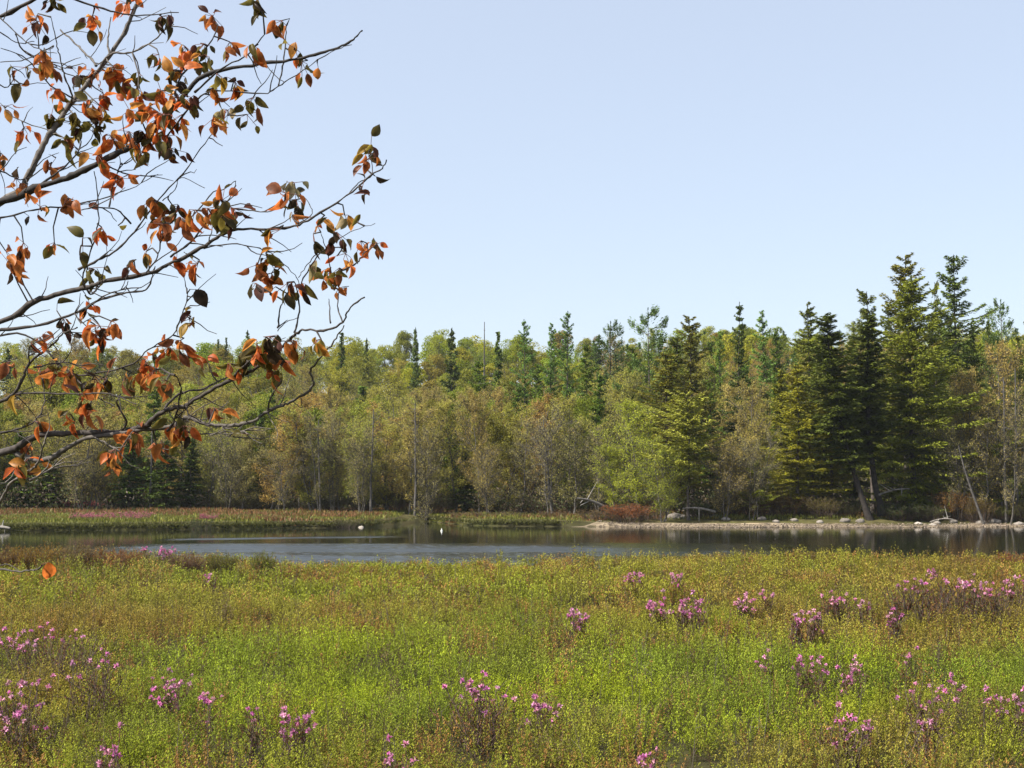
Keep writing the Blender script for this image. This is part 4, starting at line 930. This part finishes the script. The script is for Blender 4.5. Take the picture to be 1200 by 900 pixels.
# limbs: points in photo pixels, depths, radii in px, tone, secondary polylines drawn with the same limb
LIMBS = [
 dict(p=[(-420, 330), (-180, 270), (0, 237), (40, 220), (78, 209), (105, 196), (140, 178), (180, 152), (210, 118), (240, 88), (295, 76), (332, 72), (369, 64), (396, 56), (414, 46), (424, 36)], d=(4.4, 4.0), r=(9, 1.3), c=BKD,
      s=[([(195, 160), (226, 122), (251, 106), (307, 112 - 2), (326, 101), (348, 87), (388, 61), (412, 52)], 1.6, .8), ([(326, 101), (331, 78), (334, 52), (336, 30)], 1.5, 1.0), ([(120, 190), (150, 205), (190, 205)], 1.5, .8),
         ([(210, 118), (206, 100), (228, 70), (246, 50), (256, 30)], 2, 1.2), ([(40, 220), (75, 196), (95, 170), (88, 150)], 2, 1), ([(228, 108), (260, 80), (290, 64), (310, 40)], 2., 1.0), ([(307, 68), (322, 88), (332, 96)], 1, .7),
         ([(0, 200), (30, 210), (60, 190)], 1.5, 1), ([(-60, 260), (0, 255), (40, 246), (90, 240), (150, 222), (185, 204)], 2.2, .8)]),
 dict(p=[(-420, 400), (-120, 300), (10, 232), (31, 209), (42, 188), (53, 165), (66, 145), (82, 122), (104, 95), (118, 80), (137, 52), (150, 30), (160, 5)], d=(4.4, 4.6), r=(7, 3.6), c=BKP,
      s=[([(82, 122), (84, 112), (76, 90), (70, 68), (66, 50), (60, 20)], 1.8, .9), ([(110, 90), (128, 64), (150, 62), (174, 52), (200, 30)], 2.4, 1.2), ([(113, 76), (100, 62), (87, 50), (70, 35)], 2.2, 1.5),
         ([(128, 64), (126, 45), (130, 20)], 2, 1.2), ([(85, 115), (60, 100), (31, 69), (0, 56)], 1.5, .8), ([(62, 53), (31, 69), (0, 73)], 1.2, .9), ([(53, 165), (60, 155), (20, 140), (0, 120)], 1.2, .8), ([(18, 40), (30, 62), (55, 72), (76, 80)], 1.3, .9)]),
 dict(p=[(-420, 520), (-150, 430), (0, 378), (40, 354), (78, 342), (105, 336), (124, 329), (174, 320), (210, 304), (240, 288), (262, 274), (279, 269), (320, 268), (351, 263), (375, 249), (407, 229), (435, 205), (448, 197), (453, 188)], d=(4.4, 3.9), r=(6.2, .9), c=BK,
      s=[([(92, 316), (115, 305), (137, 293), (162, 266), (187, 232), (215, 202), (240, 168), (267, 134)], 2.4, .8), ([(115, 335), (106, 345), (97, 327), (108, 288), (115, 262), (114, 225), (110, 200)], 1.6, 1), ([(153, 262), (137, 246), (115, 243), (95, 246)], 1.6, 1),
         ([(128, 242), (131, 222), (136, 205), (142, 190)], 1.6, 1), ([(190, 235), (205, 222), (212, 208), (240, 220)], 1, .7), ([(200, 300), (222, 285), (240, 262), (255, 245), (262, 240)], 1.8, .9), ([(285, 246), (310, 248), (326, 244), (335, 238)], 1.2, .8),
         ([(240, 290), (272, 286), (300, 290), (322, 300), (345, 322), (352, 335)], 1.2, .7), ([(220, 260), (250, 226), (262, 222), (276, 212), (272, 228)], 1.2, .7), ([(350, 262), (366, 250), (362, 238), (352, 228)], 1, .6), ([(407, 229), (420, 214), (436, 204), (432, 178)], 1.1, .8),
         ([(170, 321), (185, 300), (188, 285), (200, 262)], 1.4, .7)]),
 dict(p=[(-420, 560), (-160, 410), (-60, 396), (0, 387), (47, 381), (87, 367), (118, 351), (149, 343), (170, 340), (178, 326), (181, 312)], d=(4.4, 4.2), r=(4, 1.0), c=BK,
      s=[([(100, 362), (125, 345), (145, 338), (150, 330)], 1.5, .8), ([(87, 367), (95, 378), (108, 372)], 1.2, .8)]),
 dict(p=[(-420, 600), (-160, 520), (-30, 480), (0, 470), (15, 462), (25, 448), (34, 427), (50, 412), (62, 403), (75, 390), (90, 384)], d=(4.4, 4.1), r=(5, 1.2), c=BK,
      s=[([(15, 462), (50, 460), (95, 462), (130, 462), (160, 474)], 2, 1), ([(34, 427), (36, 405), (56, 396), (70, 386)], 1.4, .8), ([(0, 508), (30, 500), (45, 488), (52, 470), (50, 445)], 2, 1), ([(40, 430), (80, 425), (110, 440), (137, 470)], 1.5, .8), ([(20, 420), (0, 425)], 1.2, .8)]),
 dict(p=[(-420, 640), (-160, 570), (0, 531), (22, 522), (47, 510), (93, 507), (140, 507), (165, 500), (174, 497), (187, 485), (205, 478), (218, 475), (247, 457), (277, 443), (295, 434), (313, 423), (325, 412), (337, 400), (347, 391), (360, 386), (380, 388), (402, 377), (408, 363), (427, 348)], d=(4.4, 3.8), r=(7, 1.3), c=BK,
      s=[([(402, 377), (396, 362), (398, 340), (408, 335)], 1.4, .8), ([(345, 390), (350, 370), (349, 345), (345, 330)], 1.8, 1.1), ([(325, 385), (328, 362), (334, 350), (346, 342)], 1.5, .7), ([(325, 388), (335, 378), (350, 372)], 1, .6),
         ([(395, 300), (400, 290), (374, 295), (360, 310), (350, 325)], 1.3, .8), ([(352, 332), (372, 300), (392, 285), (410, 272), (440, 262)], 1.2, .6), ([(392, 340), (385, 300), (378, 280), (372, 262)], 1., .6), ([(400, 318), (418, 308), (428, 295), (440, 288)], 1.6, .9), ([(387, 378), (386, 362), (386, 350)], 1.3, .9), ([(270, 445), (290, 425), (310, 412), (325, 395)], 2.4, 1.5),
         ([(140, 507), (148, 494), (137, 472), (141, 462)], 2.2, 1.2), ([(196, 505), (205, 491), (212, 454), (205, 440)], 2.2, 1.3), ([(205, 440), (180, 430), (162, 432)], 1.8, 1), ([(187, 485), (210, 462), (240, 455), (265, 442)], 2.2, 1.6), ([(218, 475), (225, 492), (250, 498)], 1.4, 1),
         ([(-20, 400), (30, 392), (84, 437), (120, 436), (156, 426), (174, 410), (202, 392), (212, 372), (219, 350), (218, 336), (215, 322)], 1.8, .8), ([(84, 437), (105, 460), (135, 476)], 1.4, 1)]),
 dict(p=[(-420, 680), (-120, 560), (0, 530), (22, 533), (40, 539), (60, 537), (78, 525), (103, 513), (130, 510), (160, 504), (200, 500), (220, 489), (240, 497), (260, 499), (280, 498), (300, 492), (313, 482), (328, 476), (343, 470), (363, 457), (367, 448), (364, 436), (367, 430), (375, 420), (383, 410), (394, 396), (403, 381)], d=(4.4, 3.9), r=(6, 1.2), c=BKP * .8,
      s=[([(313, 482), (318, 465), (326, 452), (330, 446)], 1.8, 1.1), ([(200, 500), (230, 508), (262, 508), (285, 508)], 1.6, 1), ([(260, 499), (268, 512), (285, 505)], 1.2, .8), ([(110, 512), (125, 520), (140, 528)], 1.3, .9), ([(343, 470), (354, 478), (352, 465)], 1, .7), ([(180, 505), (183, 520), (188, 530)], 1.2, .8)]),
 dict(p=[(-420, 720), (-160, 620), (-20, 604), (0, 587), (12, 566), (34, 552), (45, 542), (50, 525), (54, 512)], d=(4.4, 3.8), r=(4.2, 1.2), c=BKP * 1.15,
      s=[([(34, 563), (48, 556), (62, 549), (90, 544), (109, 533)], 1.9, .9), ([(14, 566), (28, 556), (36, 547)], 1.3, 1), ([(0, 566), (10, 568)], 1, .8)]),
 dict(p=[(-420, 760), (-200, 690), (-60, 662), (0, 667), (20, 670), (36, 668), (45, 667)], d=(4.4, 3.7), r=(3, .9), c=BKP * .6, s=[([(-10, 664), (10, 662), (22, 668)], 1, .6)]),
 dict(p=[(-420, 120), (-200, 90), (-60, 50), (0, 20), (60, -10), (130, -40)], d=(4.4, 4.2), r=(6, 3), c=BK, s=[([(0, 20), (20, 40), (45, 58), (66, 62)], 1.3, .8), ([(-20, 28), (0, 38), (22, 50), (40, 48)], 1.2, .8), ([(-40, 45), (0, 100), (16, 92), (12, 76)], 1.2, .8), ([(60, -10), (120, 10), (160, 18), (210, 14)], 2, 1)]),
]
samples = []     # (px,py,depth,limb)
limb_pts = []
twigs = [MB() for _ in LIMBS]; leavesMB = [MB() for _ in LIMBS]
def topts(pp, da, db, r0, r1, jitter=1.0, wig=.02):
    c = catmull(pp, 5); n = len(c); t = np.linspace(0, 1, n)
    dep = da + (db - da) * t + wig * np.sin(t * 9 + pp[0][0])
    c = c + rb.normal(0, jitter * .35, c.shape)
    w = np.array([P(a_[0], a_[1], d_) for a_, d_ in zip(c, dep)]); rad = (r0 + (r1 - r0) * t ** .8) * dep / F * 1.0
    rad = rad * (1 + .12 * np.sin(t * 60 + pp[0][1]) + rb.normal(0, .09, n))
    return c, dep, w, rad
for i, Lb in enumerate(LIMBS):
    pp = Lb['p']; c, dep, w, rad = topts(pp, Lb['d'][0], Lb['d'][1], Lb['r'][0] * .6 + .3, Lb['r'][1] * .6 + .1, 1.5)
    # first point sits on the trunk
    w[0] = OFF + np.array([np.interp(w[0][2] - OFF[2], zs, tk[:, 0]), 0, w[0][2] - OFF[2]])
    samp_ok = c[:, 0] > -60
    for a_, d_, rr_ in zip(c, dep, rad):
        samples.append((a_[0], a_[1], d_, i, rr_))
    bm = twigs[i]; bm.tube(w - OFF, rad, Lb['c'], 0, 8)
    for sp, r0, r1 in Lb['s']:
        # depth of the start taken from this limb
        m = [(abs(s[0] - sp[0][0]) + abs(s[1] - sp[0][1]), s[2]) for s in samples if s[3] == i]
        m2 = [(abs(s[0] - sp[-1][0]) + abs(s[1] - sp[-1][1]), s[2]) for s in samples if s[3] == i]
        da = min(m)[1]; dbb = min(m2)[1] if min(m2)[0] < 6 else da + rb.uniform(-.3, .3)
        cs, ds, ws, rs = topts(sp, da, dbb, r0 * .75, r1 * .6, 1.3, 0)
        bm.tube(ws - OFF, rs, Lb['c'] * rb.uniform(.8, 1.1), 0, 5)
        for a_, d_, rr_ in zip(cs, ds, rs): samples.append((a_[0], a_[1], d_, i, rr_))
SP = np.array([(s[0], s[1]) for s in samples]); SD = np.array([s[2] for s in samples]); SI = np.array([s[3] for s in samples])

# one leaf: folded, tapering, hanging
def leaf(mb, base, d, n, L, W, col, curl=.25, fold=.35):
    d = d / np.linalg.norm(d); sd = np.cross(d, n); sd /= np.linalg.norm(sd) + 1e-9; nn = np.cross(sd, d)
    ts = np.array([0, .12, .3, .5, .7, .86, 1.0]); ws = np.array([.02, .55, .92, 1.0, .78, .42, .015]) * W / 2
    V = []
    tw = rb.normal(0, .25)
    for t, w_ in zip(ts, ws):
        ca, sa_ = math.cos(tw * t), math.sin(tw * t); s2 = sd * ca + nn * sa_; n2 = nn * ca - sd * sa_
        mid = base + d * L * (t - curl * .35 * t * t) + n2 * (-curl * L * t * t)
        wave = .12 * math.sin(t * 11 + L * 900) * w_
        V += [mid - s2 * w_ * math.cos(fold) + n2 * (w_ * math.sin(fold) + wave), mid - s2 * w_ * .5 + n2 * w_ * .32 * math.sin(fold), mid, mid + s2 * w_ * .5 + n2 * w_ * .32 * math.sin(fold), mid + s2 * w_ * math.cos(fold) + n2 * (w_ * math.sin(fold) - wave)]
    Q, C = [], []
    for a_ in range(6):
        for c_ in range(4):
            o = a_ * 5 + c_; Q.append([o, o + 1, o + 6, o + 5]); C.append(col * (.8 if c_ in (1, 2) else 1.05) * rb.uniform(.85, 1.12))
    mb.add(np.array(V), Q, np.array(C))
PAL = {'o': [(.75, .2, .045), (.68, .15, .035), (.7, .3, .06)], 'r': [(.55, .17, .045), (.6, .21, .05), (.3, .1, .04)], 'g': [(.16, .13, .03), (.22, .17, .035), (.12, .09, .025)],
       'd': [(.06, .04, .025), (.09, .07, .03), (.12, .045, .03)], 'p': [(.5, .38, .2), (.42, .34, .16)], 'y': [(.5, .3, .05), (.36, .28, .06)], }
CL = [(52,70,4,'r'),(64,84,3,'r'),(95,97,6,'d'),(108,88,4,'r'),(133,85,6,'o'),(143,100,6,'o'),(165,93,3,'g'),(120,115,5,'o'),(160,112,6,'o'),(190,112,6,'o'),(205,120,5,'o'),(150,135,6,'o'),(122,132,5,'y'),(85,140,4,'g'),(60,140,4,'g'),(88,152,4,'g'),(30,105,1,'g'),(9,130,2,'r'),(27,155,4,'o'),(2,185,3,'r'),(75,168,3,'g'),(86,178,3,'y'),(130,165,5,'o'),(115,188,4,'o'),(168,160,5,'d'),(165,182,4,'g'),(195,165,5,'o'),(200,180,4,'d'),(185,145,5,'o'),(215,140,3,'o'),(225,120,4,'d'),(240,70,3,'g'),(253,92,2,'y'),(205,90,4,'d'),(215,82,3,'o'),
(80,238,4,'r'),(105,243,1,'d'),(48,248,3,'r'),(26,255,1,'d'),(27,290,3,'r'),(5,300,2,'r'),(10,315,3,'r'),(20,320,2,'r'),(120,272,3,'o'),(137,270,1,'g'),(65,290,3,'g'),(95,285,2,'g'),(180,240,5,'r'),(190,262,6,'p'),(203,246,3,'d'),(185,268,3,'r'),(215,262,2,'r'),(230,252,3,'o'),(105,320,4,'g'),(157,312,2,'d'),(170,300,2,'o'),(205,310,2,'o'),(233,315,4,'r'),(240,57,3,'g'),(268,55,3,'r'),(300,60,3,'r'),(347,62,2,'o'),(353,78,2,'g'),(371,80,1,'d'),(275,100,4,'d'),(297,120,3,'g'),(290,140,2,'d'),(268,135,3,'p'),(250,145,4,'r'),(255,112,3,'r'),(260,240,5,'o'),(245,250,5,'r'),(262,258,5,'g'),(275,250,4,'d'),(333,232,4,'r'),(348,240,4,'d'),(345,220,2,'p'),(327,275,2,'r'),(343,258,2,'p'),(436,180,4,'y'),(430,192,3,'r'),(424,228,2,'d'),(440,212,1,'d'),(378,262,2,'o'),(403,258,2,'p'),(420,261,1,'o'),(368,280,2,'d'),(395,278,3,'d'),(442,292,4,'r'),(425,288,2,'o'),(405,303,2,'o'),(365,318,2,'p'),(388,325,4,'r'),(398,320,3,'g'),(395,345,2,'r'),(312,308,4,'g'),(300,316,4,'r'),(318,326,3,'r'),(298,338,2,'d'),(336,338,3,'d'),(325,342,1,'d'),(352,338,2,'d'),
(75,380,3,'d'),(65,370,1,'g'),(105,362,4,'o'),(115,388,4,'r'),(130,382,3,'r'),(112,398,3,'o'),(85,398,1,'d'),(48,402,3,'r'),(12,430,3,'r'),(222,345,1,'d'),(221,380,3,'y'),(210,405,4,'r'),(198,412,4,'o'),(170,432,5,'o'),(180,442,4,'r'),(163,445,4,'r'),(195,452,3,'r'),(65,438,5,'o'),(85,440,5,'r'),(50,445,4,'r'),(110,450,4,'d'),(125,450,3,'r'),(145,450,3,'r'),(92,468,4,'o'),(105,485,5,'r'),(85,492,3,'o'),(22,470,1,'y'),(45,500,3,'r'),(315,400,4,'d'),(320,418,4,'d'),(305,413,4,'g'),(300,408,2,'o'),(345,405,3,'r'),(372,405,3,'y'),(320,440,3,'r'),(332,435,2,'o'),(285,423,4,'g'),(245,432,4,'r'),(270,432,3,'r'),(250,484,3,'r'),(292,515,1,'r'),(130,545,2,'r'),(135,533,3,'o'),(150,522,3,'r'),(160,512,3,'r'),(205,506,5,'o'),(215,505,4,'o'),(190,528,4,'r'),(213,518,2,'g'),(27,550,5,'o'),(40,543,3,'r'),(48,668,1,'o'),
(40,30,5,'r'),(110,25,6,'o'),(190,25,6,'d'),(250,25,5,'r'),(330,30,3,'r'),(150,10,5,'o'),(60,5,4,'g'),(300,12,4,'g'),(100,130,5,'o'),(70,110,4,'o'),(110,150,5,'g'),(150,160,5,'o'),(175,130,6,'o'),(200,140,5,'o'),(30,85,3,'r'),(215,60,4,'o'),(185,70,3,'g'),(140,215,4,'o'),(60,200,4,'r'),(20,215,3,'r')]
for (cx0, cy0, n_, cc) in CL:
    dst = np.hypot(SP[:, 0] - cx0, SP[:, 1] - cy0 + 6)
    j = int(np.argmin(dst)); li = int(SI[j]); dep = SD[j] + rb.uniform(-.05, .05)
    st_ = P(SP[j, 0], SP[j, 1], SD[j]); hub_px = (cx0 + rb.uniform(-2, 2), cy0 - 6)
    hub = P(hub_px[0], hub_px[1], dep)
    mb = twigs[li]
    if dst[j] > 2:
        mid = (st_ + hub) / 2 + rb.normal(0, .008, 3)
        mb.tube(np.array([st_, mid, hub]) - OFF, np.array([.0028, .0022, .0018]), LIMBS[li]['c'], 0, 5)
    n_ = 1 if n_ == 1 else int(round(n_ * 1.9))
    for k in range(n_):
        pal = PAL[cc if rb.random() < .66 else rb.choice(['o', 'r', 'g', 'g', 'd'])]
        col = np.array(pal[rb.integers(len(pal))])
        L = rb.uniform(.027, .062) * (1.15 if n_ <= 2 else 1.0); W = L * rb.uniform(.45, .68)
        th = rb.uniform(0, 6.283); hang = rb.uniform(-2.2, -.3) if rb.random() < .86 else rb.uniform(-.2, .7)
        d = np.array([math.cos(th) * .8, math.sin(th) * .6, hang]); d /= np.linalg.norm(d)
        nrmv = np.array([rb.normal(0, .6), -abs(rb.normal(.7, .5)), rb.normal(.2, .5)])
        if cy0 > 640: d = np.array([.1, .1, -1.]); nrmv = np.array([.25, -1, .1]); L = .062; W = .036; col = np.array([.75, .2, .04])
        pet = hub + d * rb.uniform(.006, .016) + rb.normal(0, .012, 3)
        mb.segs([hub - OFF], [pet - OFF], .0011, .0009, np.array([.2, .08, .05]), 0, 3)
        leaf(leavesMB[li], pet - OFF, d, nrmv, L, W, col, rb.uniform(.05, .85), rb.uniform(.1, .95))
# stray fine twigs
ok = np.where((SI != 8) & (SP[:, 0] > -80) & (SP[:, 0] < 330) & (SP[:, 1] > -40))[0]
for k in range(230):
    j = int(rb.choice(ok)); p0 = P(SP[j, 0], SP[j, 1], SD[j]); ang = rb.uniform(-.2, 1.35) if rb.random() < .75 else rb.uniform(-1.2, -.2)
    ln = rb.uniform(.04, .14); pts = [p0]; d = np.array([math.cos(ang), rb.normal(0, .5), math.sin(ang)])
    for s_ in range(4):
        d = nrm(d + rb.normal(0, .22, 3)); pts.append(pts[-1] + d * ln / 4)
    twigs[SI[j]].tube(np.array(pts) - OFF, np.linspace(.0020, .0009, 5), LIMBS[SI[j]]['c'] * rb.uniform(.8, 1.3), 0, 4)
for i in range(len(LIMBS)):
    br = link('branch', twigs[i].build('branch', [M_barkn], True), TREE)
    if leavesMB[i].V: link('leaves', leavesMB[i].build('leaves', [M_autumn], True), br)

# ------------------------------------------------------------------ labels for the many trees
def zone(px, row):
    Z = [(60, 'at the left edge'), (140, 'behind the orange leaf clusters'), (250, 'above the dark left shore firs'), (345, 'above the reddish maples'), (415, 'by the long branch tip'),
         (500, 'above the inlet'), (560, 'left of the dead spire'), (625, 'right of the dead spire'), (690, 'by the tallest middle larch'), (760, 'by the rounded dark pine'), (830, 'by the plumed white pine'),
         (890, 'by the dark slender spruce'), (950, 'left of the tall layered spruce'), (1010, 'by the dark leaning pair'), (1090, 'by the broad green spruce'), (1150, 'by the tall dark spruce'), (9999, 'at the right edge')]
    for a_, t_ in Z:
        if px < a_: return t_
ORD = ['', 'second ', 'third ', 'fourth ', 'fifth ', 'sixth ', 'seventh ', 'eighth ', 'ninth ', 'tenth ', 'eleventh ', 'twelfth ', 'thirteenth ', 'fourteenth ', 'fifteenth ', 'sixteenth ']
def rowname(e):
    if e['row'] == 'front': return 'in the front row'
    if e['row'] == 'second': return 'behind the front row'
    D = e['D']; return 'low on hill' if D < 165 else 'halfway up hill' if D < 210 else 'high on hill'
from collections import defaultdict
grp = defaultdict(list)
for e in ENTS:
    if e['label'] is None: grp[(e['look'], rowname(e), zone(e['px'], e['row']))].append(e)
for (lk, rn, zn), es in grp.items():
    es.sort(key=lambda e: e['px'])
    for i, e in enumerate(es):
        if len(es) == 1: lb = f"{lk} {rn}, {zn}"
        elif len(es) == 2: lb = f"{'left' if i == 0 else 'right'} {lk} of two {rn}, {zn}"
        else: lb = f"{ORD[i]}{lk} from left {rn}, {zn}" if i else f"leftmost {lk} {rn}, {zn}"
        e['o']['label'] = lb

# thin spring haze over the lake and hill
hm = bpy.data.materials.new("haze"); hm.use_nodes = True; hn = hm.node_tree
for x in list(hn.nodes): hn.nodes.remove(x)
ho = hn.nodes.new("ShaderNodeOutputMaterial"); pv = hn.nodes.new("ShaderNodeVolumePrincipled")
pv.inputs['Color'].default_value = (.86, .92, 1, 1); pv.inputs['Density'].default_value = .00013
hn.links.new(pv.outputs[0], ho.inputs['Volume'])
me = bpy.data.meshes.new("haze"); lo = (-3100, -2600, -2.6); hi = (3100, 3100, 42)
v = [(x, y, z) for x in (lo[0], hi[0]) for y in (lo[1], hi[1]) for z in (lo[2], hi[2])]
me.from_pydata(v, [], [(0, 1, 3, 2), (4, 6, 7, 5), (0, 4, 5, 1), (2, 3, 7, 6), (0, 2, 6, 4), (1, 5, 7, 3)]); me.materials.append(hm)
tag(link("haze", me), "thin pale haze in the air over the lake and hill", None, None, "stuff")
